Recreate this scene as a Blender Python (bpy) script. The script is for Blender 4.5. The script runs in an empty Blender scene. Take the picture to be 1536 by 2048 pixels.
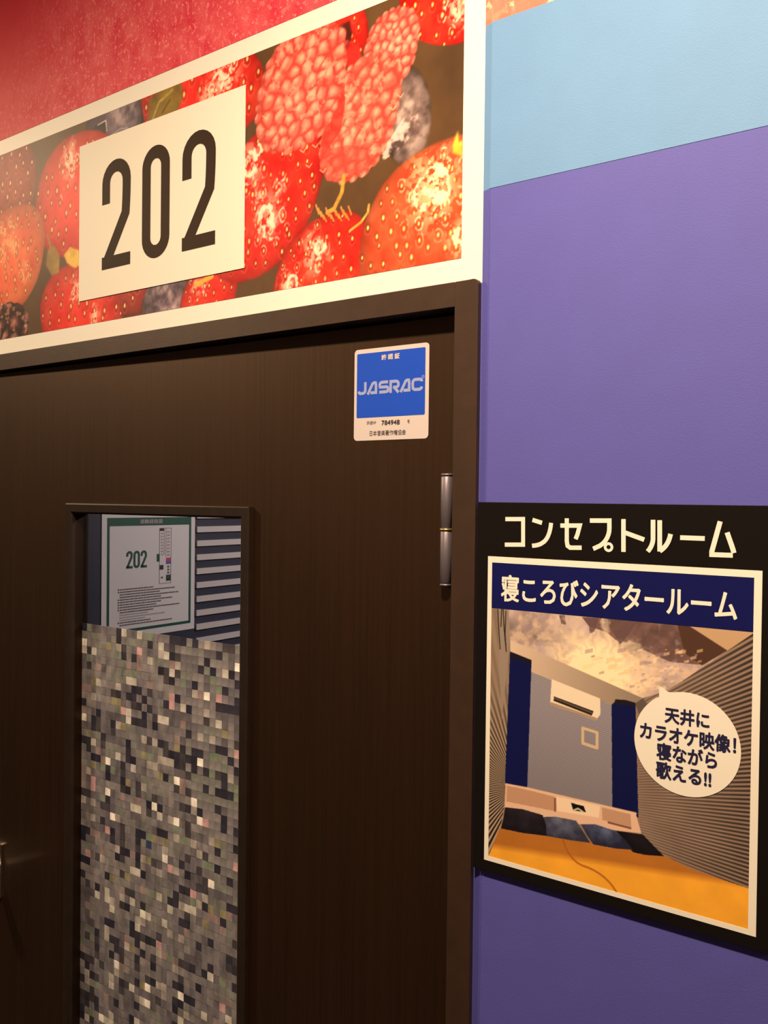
import bpy, bmesh, math, random
import numpy as np
from mathutils import Vector, Matrix

# ------------------------------------------------------------------ camera, world, lights, exposure
scene = bpy.context.scene
COL = scene.collection
EYE = Vector((0.0, -0.85, 1.70))            # camera stands 0.85 m in front of the door wall
YAW, PITCH, ROLL = -0.61345247, -0.01456821, -0.01159905
FPX = 1700.0                                 # focal length in pixels of the 1536 x 2048 frame


def cam_matrix():
    cy, sy = math.cos(YAW), math.sin(YAW)
    cp, sp = math.cos(PITCH), math.sin(PITCH)
    cr, sr = math.cos(ROLL), math.sin(ROLL)
    Ry = np.array([[cy, 0, sy], [0, 1, 0], [-sy, 0, cy]])
    Rx = np.array([[1, 0, 0], [0, cp, -sp], [0, sp, cp]])
    Rz = np.array([[cr, -sr, 0], [sr, cr, 0], [0, 0, 1]])
    return Ry @ Rx @ Rz


RC = cam_matrix()                            # photo axes (right, down, forward) -> (along wall, down, into wall)


def tob(v):
    return Vector((v[0], v[2], -v[1]))


cam = bpy.data.cameras.new('camera')
cam.sensor_fit = 'VERTICAL'
cam.sensor_height = 36.0
cam.lens = FPX / 2048 * 36.0
cam.clip_start = 0.02
camo = bpy.data.objects.new('camera', cam)
COL.objects.link(camo)
r, u, b = tob(RC[:, 0]), tob(-RC[:, 1]), tob(-RC[:, 2])
camo.matrix_world = Matrix(((r.x, u.x, b.x, EYE.x), (r.y, u.y, b.y, EYE.y), (r.z, u.z, b.z, EYE.z), (0, 0, 0, 1)))
scene.camera = camo

w = bpy.data.worlds.new('world')
scene.world = w
w.use_nodes = True
w.node_tree.nodes['Background'].inputs[0].default_value = (1.0, 0.72, 0.45, 1)
w.node_tree.nodes['Background'].inputs[1].default_value = 0.008

vs = scene.view_settings
vs.view_transform = 'Standard'
vs.look = 'None'
vs.gamma = 1.0
vs.use_curve_mapping = False
vs.exposure = 0.0

WARM = (1.0, 0.72, 0.44)


def downlight(x, y, z, power, color=WARM, size=0.11):
    l = bpy.data.lights.new('downlight', 'AREA')      # round recessed lamp opening facing the floor
    l.shape = 'DISK'
    l.size = size
    l.energy = power
    l.color = color
    o = bpy.data.objects.new('downlight', l)
    o.location = (x, y, z)
    COL.objects.link(o)
    return o


CEIL = 2.74
downlight(-0.25, -0.75, CEIL - 0.005, 49)     # corridor downlights, a row along the ceiling
downlight(-2.45, -0.75, CEIL - 0.005, 42)
downlight(2.20, -0.75, CEIL - 0.005, 22)
# the karaoke room behind the door has a dim lamp of its own
lp = bpy.data.lights.new('room_lamp', 'POINT')
lp.energy = 52
lp.color = (1.0, 0.80, 0.72)
lp.shadow_soft_size = 0.12
lo = bpy.data.objects.new('room_lamp', lp)
lo.location = (-0.35, 1.1, 2.25)
COL.objects.link(lo)


# ------------------------------------------------------------------ measuring helpers
def ray(px, py):
    return tob(RC @ np.array([px - 768.0, py - 1024.0, FPX]))


def at(px, py, off=0.0):
    """photo pixel -> (x, z) in metres on the plane that stands `off` proud of the door wall"""
    d = ray(px, py)
    t = (-off - EYE.y) / d.y
    return (EYE.x + d.x * t, EYE.z + d.z * t)


HINGE = Vector((-0.4985, 0.016, 0.0))        # hinge line of the door leaf, which stands very slightly ajar
AJAR = math.radians(0.8)


def atd(px, py, off=0.0):
    """photo pixel -> (x, z) in the leaf's own frame, on the plane `off` proud of the leaf's face"""
    nrm = Vector((math.sin(AJAR), -math.cos(AJAR), 0))
    p0 = HINGE + nrm * off
    d = ray(px, py)
    t = (p0 - EYE).dot(nrm) / d.dot(nrm)
    p = EYE + d * t - HINGE
    return (p.x * math.cos(AJAR) + p.y * math.sin(AJAR), p.z)


# ------------------------------------------------------------------ materials
def lin(c):
    c = np.asarray(c, dtype=float) / 255.0
    return np.where(c <= 0.04045, c / 12.92, ((c + 0.055) / 1.055) ** 2.4)


def mat(name, color, rough=0.6, metal=0.0, spec=0.5, bump=None, coat=0.0, wear=None):
    """color is linear rgb.  bump = (scale, strength, stretch xyz).  wear = (scale, amount)"""
    m = bpy.data.materials.new(name)
    m.use_nodes = True
    nt = m.node_tree
    N, L = nt.nodes, nt.links
    p = N['Principled BSDF']
    p.inputs['Base Color'].default_value = (*color, 1)
    p.inputs['Roughness'].default_value = rough
    p.inputs['Metallic'].default_value = metal
    p.inputs['Specular IOR Level'].default_value = spec
    p.inputs['Coat Weight'].default_value = coat
    tc = N.new('ShaderNodeTexCoord')
    if wear:
        mp = N.new('ShaderNodeMapping')
        if len(wear) > 2:
            mp.inputs['Scale'].default_value = wear[2]
        nz = N.new('ShaderNodeTexNoise')
        nz.inputs['Scale'].default_value = wear[0]
        nz.inputs['Detail'].default_value = 5
        mr = N.new('ShaderNodeMapRange')
        mr.inputs['From Min'].default_value = 0.3
        mr.inputs['From Max'].default_value = 0.7
        mr.inputs['To Min'].default_value = 1 - wear[1]
        mr.inputs['To Max'].default_value = 1 + wear[1]
        mx = N.new('ShaderNodeVectorMath')
        mx.operation = 'SCALE'
        mx.inputs[0].default_value = color
        L.new(tc.outputs['Object'], mp.inputs['Vector'])
        L.new(mp.outputs['Vector'], nz.inputs['Vector'])
        L.new(nz.outputs['Fac'], mr.inputs['Value'])
        L.new(mr.outputs['Result'], mx.inputs['Scale'])
        L.new(mx.outputs['Vector'], p.inputs['Base Color'])
    if bump:
        mp = N.new('ShaderNodeMapping')
        mp.inputs['Scale'].default_value = bump[2] if len(bump) > 2 else (1, 1, 1)
        nz = N.new('ShaderNodeTexNoise')
        nz.inputs['Scale'].default_value = bump[0]
        nz.inputs['Detail'].default_value = 6
        bp = N.new('ShaderNodeBump')
        bp.inputs['Strength'].default_value = bump[1]
        bp.inputs['Distance'].default_value = 0.002
        L.new(tc.outputs['Object'], mp.inputs['Vector'])
        L.new(mp.outputs['Vector'], nz.inputs['Vector'])
        L.new(nz.outputs['Fac'], bp.inputs['Height'])
        L.new(bp.outputs['Normal'], p.inputs['Normal'])
    return m


def print_mat(name, rough=0.5, spec=0.22):
    m = bpy.data.materials.new(name)
    m.use_nodes = True
    nt = m.node_tree
    p = nt.nodes['Principled BSDF']
    a = nt.nodes.new('ShaderNodeAttribute')
    a.attribute_name = 'ink'
    nt.links.new(a.outputs['Color'], p.inputs['Base Color'])
    p.inputs['Roughness'].default_value = rough
    p.inputs['Specular IOR Level'].default_value = spec
    return m


def wood_mat(name, c1, c2, rough, scale=1.0, coat=0.0):
    """dark veneer with fine upright grain"""
    m = bpy.data.materials.new(name)
    m.use_nodes = True
    nt = m.node_tree
    N, L = nt.nodes, nt.links
    p = N['Principled BSDF']
    tc = N.new('ShaderNodeTexCoord')
    mp = N.new('ShaderNodeMapping')
    mp.inputs['Scale'].default_value = (170 * scale, 40, 3.0)
    nz = N.new('ShaderNodeTexNoise')
    nz.inputs['Scale'].default_value = 1.0
    nz.inputs['Detail'].default_value = 6
    nz.inputs['Distortion'].default_value = 0.6
    mp2 = N.new('ShaderNodeMapping')
    mp2.inputs['Scale'].default_value = (14, 6, 0.9)
    nz2 = N.new('ShaderNodeTexNoise')
    nz2.inputs['Scale'].default_value = 1.0
    nz2.inputs['Detail'].default_value = 4
    nz2.inputs['Distortion'].default_value = 1.2
    ad = N.new('ShaderNodeMath')
    ad.operation = 'MULTIPLY_ADD'
    ad.inputs[1].default_value = 0.6
    rp = N.new('ShaderNodeValToRGB')
    rp.color_ramp.elements[0].position = 0.55
    rp.color_ramp.elements[1].position = 0.95
    rp.color_ramp.elements[0].color = (*c1, 1)
    rp.color_ramp.elements[1].color = (*c2, 1)
    bp = N.new('ShaderNodeBump')
    bp.inputs['Strength'].default_value = 0.25
    bp.inputs['Distance'].default_value = 0.0006
    L.new(tc.outputs['Object'], mp.inputs['Vector'])
    L.new(tc.outputs['Object'], mp2.inputs['Vector'])
    L.new(mp.outputs['Vector'], nz.inputs['Vector'])
    L.new(mp2.outputs['Vector'], nz2.inputs['Vector'])
    L.new(nz2.outputs['Fac'], ad.inputs[0])
    L.new(nz.outputs['Fac'], ad.inputs[2])
    L.new(ad.outputs['Value'], rp.inputs['Fac'])
    L.new(rp.outputs['Color'], p.inputs['Base Color'])
    L.new(nz.outputs['Fac'], bp.inputs['Height'])
    L.new(bp.outputs['Normal'], p.inputs['Normal'])
    p.inputs['Specular Tint'].default_value = (1, 0.62, 0.38, 1)
    p.inputs['Specular IOR Level'].default_value = 1.0
    p.inputs['Roughness'].default_value = rough
    p.inputs['Coat Weight'].default_value = coat
    p.inputs['Coat Roughness'].default_value = 0.35
    return m


def glitter_mat(name, base, light, deep, smooth_at, smooth_r, blur):
    """printed red texture strewn with pale pink flecks; one corner of the print is smooth deep red"""
    m = bpy.data.materials.new(name)
    m.use_nodes = True
    nt = m.node_tree
    N, L = nt.nodes, nt.links
    p = N['Principled BSDF']
    tc = N.new('ShaderNodeTexCoord')

    def noise(scale, detail, stretch):
        mp = N.new('ShaderNodeMapping')
        mp.inputs['Scale'].default_value = stretch
        nz = N.new('ShaderNodeTexNoise')
        nz.inputs['Scale'].default_value = scale
        nz.inputs['Detail'].default_value = detail
        L.new(tc.outputs['Object'], mp.inputs['Vector'])
        L.new(mp.outputs['Vector'], nz.inputs['Vector'])
        return nz.outputs['Fac']

    def ramp(v, a, bb):
        mr = N.new('ShaderNodeMapRange')
        mr.inputs['From Min'].default_value = a
        mr.inputs['From Max'].default_value = bb
        L.new(v, mr.inputs['Value'])
        return mr.outputs['Result']

    def mix(f, a, bb):
        mx = N.new('ShaderNodeMix')
        mx.data_type = 'RGBA'
        L.new(f, mx.inputs['Factor'])
        for s, i in ((a, 6), (bb, 7)):
            if isinstance(s, tuple):
                mx.inputs[i].default_value = (*s, 1)
            else:
                L.new(s, mx.inputs[i])
        return mx.outputs[2]

    def mul(a, bb):
        mm = N.new('ShaderNodeMath')
        mm.operation = 'MULTIPLY'
        L.new(a, mm.inputs[0])
        if isinstance(bb, float):
            mm.inputs[1].default_value = bb
        else:
            L.new(bb, mm.inputs[1])
        return mm.outputs[0]

    cl = ramp(noise(30, 4, (1.0, 1, 0.7)), 0.35, 0.68)
    fl = ramp(noise(120 * blur, 3, (1.25, 1, 0.8)), 0.56, 0.64)
    fine = ramp(noise(260 * blur, 2, (1.2, 1, 0.8)), 0.58, 0.66)
    tiny = ramp(noise(210 * blur, 2, (1.1, 1, 0.8)), 0.64, 0.70)
    sub = N.new('ShaderNodeVectorMath')
    sub.operation = 'DISTANCE'
    sub.inputs[1].default_value = smooth_at
    L.new(tc.outputs['Object'], sub.inputs[0])
    away = ramp(sub.outputs['Value'], smooth_r * 0.55, smooth_r * 1.45)
    c = mix(mul(cl, 0.45), base, light)
    c = mix(mul(fl, 0.75), c, light)
    c = mix(mul(fine, 0.40), c, light)
    c = mix(mul(tiny, 0.85), c, (min(1, light[0] * 1.1), light[1] * 1.9, light[2] * 1.7))
    c = mix(away, deep, c)
    L.new(c, p.inputs['Base Color'])
    p.inputs['Roughness'].default_value = 0.55
    p.inputs['Specular IOR Level'].default_value = 0.15
    return m


M = {}
M['wall_white'] = mat('white_wall_vinyl', (0.80, 0.80, 0.78), 0.55, bump=(500, 0.08))
M['purple'] = mat('violet_wallpaper', (0.084, 0.085, 0.43), 0.7, bump=(650, 0.16, (1, 1, 1.8)), wear=(18, 0.03))
M['blue'] = mat('sky_blue_wallpaper', (0.126, 0.290, 0.60), 0.7, bump=(650, 0.16, (1, 1, 1.8)), wear=(18, 0.03))
M['leaf'] = wood_mat('dark_veneer', (0.0040, 0.0014, 0.0008), (0.011, 0.0040, 0.0024), 0.47)
M['frame'] = mat('dark_brown_frame_paint', (0.036, 0.0175, 0.0105), 0.5, bump=(300, 0.05), wear=(40, 0.12))
M['moulding'] = mat('dark_brown_moulding', (0.018, 0.011, 0.008), 0.40, wear=(60, 0.15))
M['steel'] = mat('brushed_hinge_steel', (0.20, 0.18, 0.23), 0.45, 0.6, bump=(200, 0.15, (3, 3, 0.2)))
M['brass'] = mat('brass_washer', (0.75, 0.60, 0.25), 0.35, 0.9)
M['chrome'] = mat('satin_handle_metal', (0.75, 0.72, 0.68), 0.25, 1.0)
M['white'] = mat('white_print', (0.82, 0.80, 0.76), 0.5)
M['plaque'] = mat('white_sign_panel', (0.80, 0.79, 0.74), 0.55, spec=0.2)
M['brown_ink'] = mat('dark_brown_ink', (0.034, 0.019, 0.012), 0.6, spec=0.1)
M['black'] = mat('black_poster_board', (0.0075, 0.0060, 0.0060), 0.6, spec=0.06)
M['poster_edge'] = mat('grey_board_edge', (0.35, 0.30, 0.30), 0.6)
M['navy'] = mat('navy_print', (0.006, 0.008, 0.095), 0.55, spec=0.1)
M['navy_ink'] = mat('navy_ink', (0.012, 0.012, 0.06), 0.5)
M['sticker_white'] = mat('sticker_white_vinyl', (0.60, 0.55, 0.59), 0.3)
M['sticker_blue'] = mat('sticker_blue', (0.012, 0.075, 0.62), 0.35)
M['sticker_pale'] = mat('sticker_pale_blue', (0.30, 0.36, 0.70), 0.4)
M['black_ink'] = mat('black_ink', (0.03, 0.025, 0.03), 0.5)
M['print'] = print_mat('printed_photograph')
M['print_gloss'] = print_mat('printed_poster_photograph', 0.5, 0.15)
M['glitter'] = glitter_mat('red_fleck_print', (0.60, 0.035, 0.070), (0.82, 0.20, 0.22), (0.58, 0.012, 0.035), (-1.52, 0, 2.62), 0.26, 1.0)
M['glitter_pink'] = glitter_mat('pink_fleck_print', (0.64, 0.17, 0.13), (0.74, 0.29, 0.22), (0.5, 0.05, 0.06), (-5, 0, 2.6), 0.1, 0.55)
M['navy_wall'] = mat('navy_room_wall', (0.022, 0.026, 0.055), 0.6, wear=(8, 0.1))
M['slat'] = mat('white_wall_strip', (0.62, 0.58, 0.58), 0.5)
M['paper'] = mat('white_paper', (0.74, 0.72, 0.74), 0.6)
M['green_ink'] = mat('green_ink', (0.006, 0.085, 0.06), 0.5)
M['grey_ink'] = mat('grey_ink', (0.16, 0.13, 0.15), 0.6)
M['light_grey_ink'] = mat('light_grey_ink', (0.42, 0.38, 0.40), 0.6)
M['pink_ink'] = mat('pink_ink', (0.55, 0.06, 0.20), 0.6)
M['violet_ink'] = mat('violet_ink', (0.12, 0.10, 0.40), 0.6)
M['ceiling'] = mat('white_ceiling', (0.36, 0.34, 0.32), 0.8)
M['floor'] = mat('dark_carpet', (0.03, 0.022, 0.02), 0.9, bump=(300, 0.5))
M['opposite'] = mat('corridor_wallpaper', (0.08, 0.07, 0.08), 0.8)

g = bpy.data.materials.new('window_glass')
g.use_nodes = True
nt = g.node_tree
nt.nodes.remove(nt.nodes['Principled BSDF'])
tr = nt.nodes.new('ShaderNodeBsdfTransparent')
tr.inputs[0].default_value = (0.86, 0.88, 0.88, 1)
gl = nt.nodes.new('ShaderNodeBsdfGlossy')
gl.inputs['Roughness'].default_value = 0.03
fr = nt.nodes.new('ShaderNodeFresnel')
fr.inputs[0].default_value = 1.45
mx = nt.nodes.new('ShaderNodeMixShader')
geo = nt.nodes.new('ShaderNodeNewGeometry')       # only the outer face mirrors; the way out of the thin pane stays clear
inv = nt.nodes.new('ShaderNodeMath')
inv.operation = 'SUBTRACT'
inv.inputs[0].default_value = 1.0
nt.links.new(geo.outputs['Backfacing'], inv.inputs[1])
mu = nt.nodes.new('ShaderNodeMath')
mu.operation = 'MULTIPLY'
nt.links.new(fr.outputs[0], mu.inputs[0])
nt.links.new(inv.outputs[0], mu.inputs[1])
nt.links.new(mu.outputs[0], mx.inputs[0])
nt.links.new(tr.outputs[0], mx.inputs[1])
nt.links.new(gl.outputs[0], mx.inputs[2])
nt.links.new(mx.outputs[0], nt.nodes['Material Output'].inputs['Surface'])
M['glass'] = g


# ------------------------------------------------------------------ mesh helpers
def tag(o, label=None, cat=None, kind=None, group=None):
    if label:
        o['label'] = label
    if cat:
        o['category'] = cat
    if kind:
        o['kind'] = kind
    if group:
        o['group'] = group
    return o


def empty(name, loc=(0, 0, 0), rz=0.0):
    o = bpy.data.objects.new(name, None)
    o.location = loc
    o.rotation_euler = (0, 0, rz)
    o.empty_display_size = 0.05
    COL.objects.link(o)
    return o


def link(name, me, m, parent=None, smooth=False):
    for x in (m if isinstance(m, (list, tuple)) else [m]):
        me.materials.append(x)
    o = bpy.data.objects.new(name, me)
    COL.objects.link(o)
    if parent:
        o.parent = parent
    if smooth:
        for p in me.polygons:
            p.use_smooth = True
    return o


def bm_obj(name, bm, m, parent=None, smooth=False, bevel=0.0, seg=2):
    if bevel:
        bmesh.ops.bevel(bm, geom=[e for e in bm.edges], offset=bevel, segments=seg, affect='EDGES', profile=0.5)
    bmesh.ops.recalc_face_normals(bm, faces=bm.faces)
    me = bpy.data.meshes.new(name)
    bm.to_mesh(me)
    bm.free()
    return link(name, me, m, parent, smooth)


def box_bm(x0, x1, y0, y1, z0, z1, bm=None):
    bm = bm or bmesh.new()
    v = [bm.verts.new((x, y, z)) for x in (x0, x1) for y in (y0, y1) for z in (z0, z1)]
    for f in ((0, 1, 3, 2), (4, 6, 7, 5), (0, 4, 5, 1), (2, 3, 7, 6), (0, 2, 6, 4), (1, 5, 7, 3)):
        bm.faces.new([v[i] for i in f])
    return bm


def box(name, x0, x1, y0, y1, z0, z1, m, parent=None, bevel=0.0, seg=2):
    return bm_obj(name, box_bm(x0, x1, y0, y1, z0, z1), m, parent, bevel=bevel, seg=seg)


def slab_with_hole(name, X, Z, hole, y0, y1, m, parent=None):
    """a board x X z with a rectangular hole (x0, x1, z0, z1), thickness y0..y1"""
    hx0, hx1, hz0, hz1 = hole
    xs, zs = [X[0], hx0, hx1, X[1]], [Z[0], hz0, hz1, Z[1]]
    bm = bmesh.new()
    V = {(i, j, k): bm.verts.new((xs[i], (y0, y1)[k], zs[j])) for i in range(4) for j in range(4) for k in range(2)}
    solid = lambda i, j: 0 <= i < 3 and 0 <= j < 3 and not (i == 1 and j == 1)
    for i in range(3):
        for j in range(3):
            if not solid(i, j):
                continue
            for k in range(2):
                bm.faces.new([V[i, j, k], V[i + 1, j, k], V[i + 1, j + 1, k], V[i, j + 1, k]])
            for di, dj, a, c in ((-1, 0, (i, j), (i, j + 1)), (1, 0, (i + 1, j), (i + 1, j + 1)),
                                 (0, -1, (i, j), (i + 1, j)), (0, 1, (i, j + 1), (i + 1, j + 1))):
                if not solid(i + di, j + dj):
                    bm.faces.new([V[(*a, 0)], V[(*c, 0)], V[(*c, 1)], V[(*a, 1)]])
    for v in [v for v in bm.verts if not v.link_faces]:
        bm.verts.remove(v)
    return bm_obj(name, bm, m, parent)


def poly_bm(pts, y0, y1, bm=None):
    """flat outline in (x, z) given a thickness y0..y1"""
    bm = bm or bmesh.new()
    a = [bm.verts.new((p[0], y0, p[1])) for p in pts]
    c = [bm.verts.new((p[0], y1, p[1])) for p in pts]
    bm.faces.new(a)
    bm.faces.new(c)
    n = len(pts)
    for i in range(n):
        bm.faces.new([a[i], a[(i + 1) % n], c[(i + 1) % n], c[i]])
    return bm


def rrect(x0, x1, z0, z1, rad, n=6):
    pts = []
    for cx, cz, a0 in ((x1 - rad, z1 - rad, 0), (x0 + rad, z1 - rad, 90), (x0 + rad, z0 + rad, 180), (x1 - rad, z0 + rad, 270)):
        for i in range(n + 1):
            a = math.radians(a0 + 90 * i / n)
            pts.append((cx + rad * math.cos(a), cz + rad * math.sin(a)))
    return pts


def ribbon_bm(strokes, y, width, bm=None, closed=False):
    """lettering strokes: polylines (x, z) with a stroke width, mitred corners, as thin flat ink"""
    bm = bm or bmesh.new()
    for si, st in enumerate(strokes):
        wd = width
        yy = y - 3e-5 * si
        cl = closed
        if isinstance(st, dict):
            wd, cl, st = st.get('w', width), st.get('c', closed), st['p']
        P = [Vector((p[0], p[1])) for p in st]
        n = len(P)
        Lf, Rt = [], []
        for i in range(n):
            d0 = (P[i] - P[i - 1]).normalized() if (i > 0 or cl) else None
            d1 = (P[(i + 1) % n] - P[i]).normalized() if (i < n - 1 or cl) else None
            if d0 is None:
                d0 = d1
            if d1 is None:
                d1 = d0
            n0, n1 = Vector((-d0.y, d0.x)), Vector((-d1.y, d1.x))
            mt = (n0 + n1)
            if mt.length < 1e-6:
                mt = n0
            mt.normalize()
            k = wd / 2 / max(0.35, mt.dot(n0))
            Lf.append(bm.verts.new((P[i].x + mt.x * k, yy, P[i].y + mt.y * k)))
            Rt.append(bm.verts.new((P[i].x - mt.x * k, yy, P[i].y - mt.y * k)))
        for i in range(n if cl else n - 1):
            j = (i + 1) % n
            bm.faces.new([Lf[i], Lf[j], Rt[j], Rt[i]])
    return bm


def curve(p0, p1, p2, n=8):
    return [((1 - t) ** 2 * p0[0] + 2 * t * (1 - t) * p1[0] + t * t * p2[0],
             (1 - t) ** 2 * p0[1] + 2 * t * (1 - t) * p1[1] + t * t * p2[1]) for t in [i / n for i in range(n + 1)]]


def text(name, body, x0, x1, z0, z1, y, m, parent, bold=0.0, serif=False):
    """printed words fitted to a rectangle of the sheet; local plane (x, z) at depth y"""
    c = bpy.data.curves.new(name, 'FONT')
    c.body = body
    c.resolution_u = 3
    o = bpy.data.objects.new(name, c)
    COL.objects.link(o)
    dg = bpy.context.evaluated_depsgraph_get()
    me = bpy.data.meshes.new_from_object(o.evaluated_get(dg))
    bpy.data.objects.remove(o)
    n = len(me.vertices)
    a = np.zeros(n * 3)
    me.vertices.foreach_get('co', a)
    a = a.reshape(-1, 3)
    lo_, hi_ = a.min(0), a.max(0)
    out = np.zeros_like(a)
    out[:, 0] = x0 + (a[:, 0] - lo_[0]) / (hi_[0] - lo_[0]) * (x1 - x0)
    out[:, 2] = z0 + (a[:, 1] - lo_[1]) / (hi_[1] - lo_[1]) * (z1 - z0)
    out[:, 1] = y
    F = [tuple(p.vertices) for p in me.polygons]
    bpy.data.meshes.remove(me)
    V, FF = [], []
    shifts = [(0, 0)]
    if bold:
        e = bold * (x1 - x0) / max(hi_[0] - lo_[0], 1e-6)
        shifts += [(e * math.cos(k * math.pi / 6), e * math.sin(k * math.pi / 6)) for k in range(12)]
    for k, (sx_, sz_) in enumerate(shifts):
        FF += [tuple(i + k * n for i in f) for f in F]
        V += [(p[0] + sx_, p[1] - 1.5e-5 * k, p[2] + sz_) for p in out]
    me = bpy.data.meshes.new(name)
    me.from_pydata(V, [], FF)
    me.update()
    return link(name, me, m, parent)


# ------------------------------------------------------------------ a small print shop: paints ink colours onto a sheet
class Sheet:
    def __init__(self, x0, x1, z0, z1, step, ss=2, seed=1):
        self.nx, self.nz = int(round((x1 - x0) / step)) + 1, int(round((z1 - z0) / step)) + 1
        self.ext = (x0, x1, z0, z1)
        self.ss = ss
        sx, sz = (x1 - x0) / (self.nx - 1), (z1 - z0) / (self.nz - 1)
        ox = (np.arange(self.nx * ss) - (ss - 1) / 2) / ss * sx + x0
        oz = (np.arange(self.nz * ss) - (ss - 1) / 2) / ss * sz + z0
        self.X, self.Z = np.meshgrid(ox, oz)
        self.C = np.zeros((*self.X.shape, 3))
        self.rng = np.random.RandomState(seed)

    def noise(self, scale, octaves=3, sx=1.0, sz=1.0):
        out = np.zeros_like(self.X)
        amp, tot = 1.0, 0.0
        for k in range(octaves):
            T = self.rng.rand(64, 64)
            fx, fz = self.X * scale * sx * 2 ** k + 7.3 * k + 100, self.Z * scale * sz * 2 ** k + 3.1 * k + 100
            ix, iz = np.floor(fx).astype(int), np.floor(fz).astype(int)
            tx, tz = fx - ix, fz - iz
            tx, tz = tx * tx * (3 - 2 * tx), tz * tz * (3 - 2 * tz)
            a, b_, c, d = T[iz % 64, ix % 64], T[iz % 64, (ix + 1) % 64], T[(iz + 1) % 64, ix % 64], T[(iz + 1) % 64, (ix + 1) % 64]
            out += amp * ((a * (1 - tx) + b_ * tx) * (1 - tz) + (c * (1 - tx) + d * tx) * tz)
            tot += amp
            amp *= 0.55
        return out / tot

    def put(self, mask, color):
        col = np.asarray(color, dtype=float)
        rr, cc = np.nonzero(mask.any(1))[0], np.nonzero(mask.any(0))[0]
        if not len(rr):
            return
        s_ = np.s_[rr[0]:rr[-1] + 1, cc[0]:cc[-1] + 1]
        mk = mask[s_][..., None]
        self.C[s_] = self.C[s_] * (1 - mk) + (col[s_] if col.ndim == 3 else col) * mk

    def win(self, xa, xb, za, zb):
        i0, i1 = np.searchsorted(self.X[0], [xa, xb])
        j0, j1 = np.searchsorted(self.Z[:, 0], [za, zb])
        return np.s_[j0:max(j1, j0 + 1), i0:max(i1, i0 + 1)]

    def poly(self, pts):
        full = np.zeros(self.X.shape)
        s_ = self.win(min(p[0] for p in pts), max(p[0] for p in pts), min(p[1] for p in pts), max(p[1] for p in pts))
        X, Z = self.X[s_], self.Z[s_]
        m = np.zeros(X.shape, bool)
        n = len(pts)
        for i in range(n):
            (xa, za), (xb, zb) = pts[i], pts[(i + 1) % n]
            if za == zb:
                continue
            cond = ((za > Z) != (zb > Z))
            m ^= cond & (X < (xb - xa) * (Z - za) / (zb - za) + xa)
        full[s_] = m
        return full

    def line(self, pts, wd):
        full = np.zeros(self.X.shape)
        s_ = self.win(min(p[0] for p in pts) - wd, max(p[0] for p in pts) + wd, min(p[1] for p in pts) - wd, max(p[1] for p in pts) + wd)
        X, Z = self.X[s_], self.Z[s_]
        best = np.full(X.shape, 1e9)
        for (xa, za), (xb, zb) in zip(pts[:-1], pts[1:]):
            dx, dz = xb - xa, zb - za
            t = np.clip(((X - xa) * dx + (Z - za) * dz) / (dx * dx + dz * dz + 1e-12), 0, 1)
            best = np.minimum(best, np.hypot(X - xa - t * dx, Z - za - t * dz))
        full[s_] = np.clip((wd / 2 - best) / (wd * 0.25) + 0.5, 0, 1)
        return full

    def local(self, c, ea, eb, W=np.s_[:, :]):
        """coordinates (a, b) in the oval with centre c and half axes ending at ea, eb"""
        ax, az, bx, bz = ea[0] - c[0], ea[1] - c[1], eb[0] - c[0], eb[1] - c[1]
        det = ax * bz - az * bx
        dx, dz = self.X[W] - c[0], self.Z[W] - c[1]
        return (dx * bz - dz * bx) / det, (-dx * az + dz * ax) / det

    def build(self, name, m, parent, y):
        s = self.ss
        C = self.C.reshape(self.nz, s, self.nx, s, 3).mean((1, 3))
        x0, x1, z0, z1 = self.ext
        xs, zs = np.linspace(x0, x1, self.nx), np.linspace(z0, z1, self.nz)
        XX, ZZ = np.meshgrid(xs, zs)
        co = np.stack([XX, np.full_like(XX, y), ZZ], -1).reshape(-1, 3)
        i = np.arange((self.nz - 1) * (self.nx - 1))
        q = (i // (self.nx - 1)) * self.nx + i % (self.nx - 1)
        F = np.stack([q, q + 1, q + 1 + self.nx, q + self.nx], -1)
        me = bpy.data.meshes.new(name)
        me.vertices.add(len(co))
        me.vertices.foreach_set('co', co.ravel())
        me.loops.add(F.size)
        me.loops.foreach_set('vertex_index', F.ravel().astype(np.int32))
        me.polygons.add(len(F))
        me.polygons.foreach_set('loop_start', (np.arange(len(F)) * 4).astype(np.int32))
        me.update(calc_edges=True)
        at_ = me.attributes.new('ink', 'FLOAT_COLOR', 'POINT')
        rgba = np.ones((len(co), 4))
        rgba[:, :3] = lin(np.clip(C, 0, 255)).reshape(-1, 3)
        at_.data.foreach_set('color', rgba.ravel())
        return link(name, me, m, parent)


# ------------------------------------------------------------------ the room shell
XL, XR = -4.2, 2.6                 # corridor ends, beyond the picture
EDGE = -0.4665                     # where the white wall meets the violet wall
FR_T, FR_R, FR_L = 1.9502, -0.4675, -1.575   # door frame outer edges
IN_T, IN_R, IN_L = 1.9212, -0.4985, -1.544   # door frame inner edges
REC = -0.0035                      # violet wall stands slightly proud of the white wall, with a sloped edge

bm = bmesh.new()
box_bm(XL, EDGE, 0, 0.10, FR_T - 0.004, CEIL, bm)
box_bm(XL, FR_R - 0.006, 0, 0.10, FR_T - 0.012, FR_T - 0.004, bm)
box_bm(XL, FR_L + 0.012, 0, 0.10, 0, FR_T - 0.012, bm)
box_bm(FR_R - 0.012, FR_R - 0.006, 0.0, 0.10, 0, FR_T - 0.012, bm)
wall_left = bm_obj('wall_left', bm, M['wall_white'])
tag(wall_left, 'white smooth wall around and above the dark brown door', 'wall', 'structure')

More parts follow.
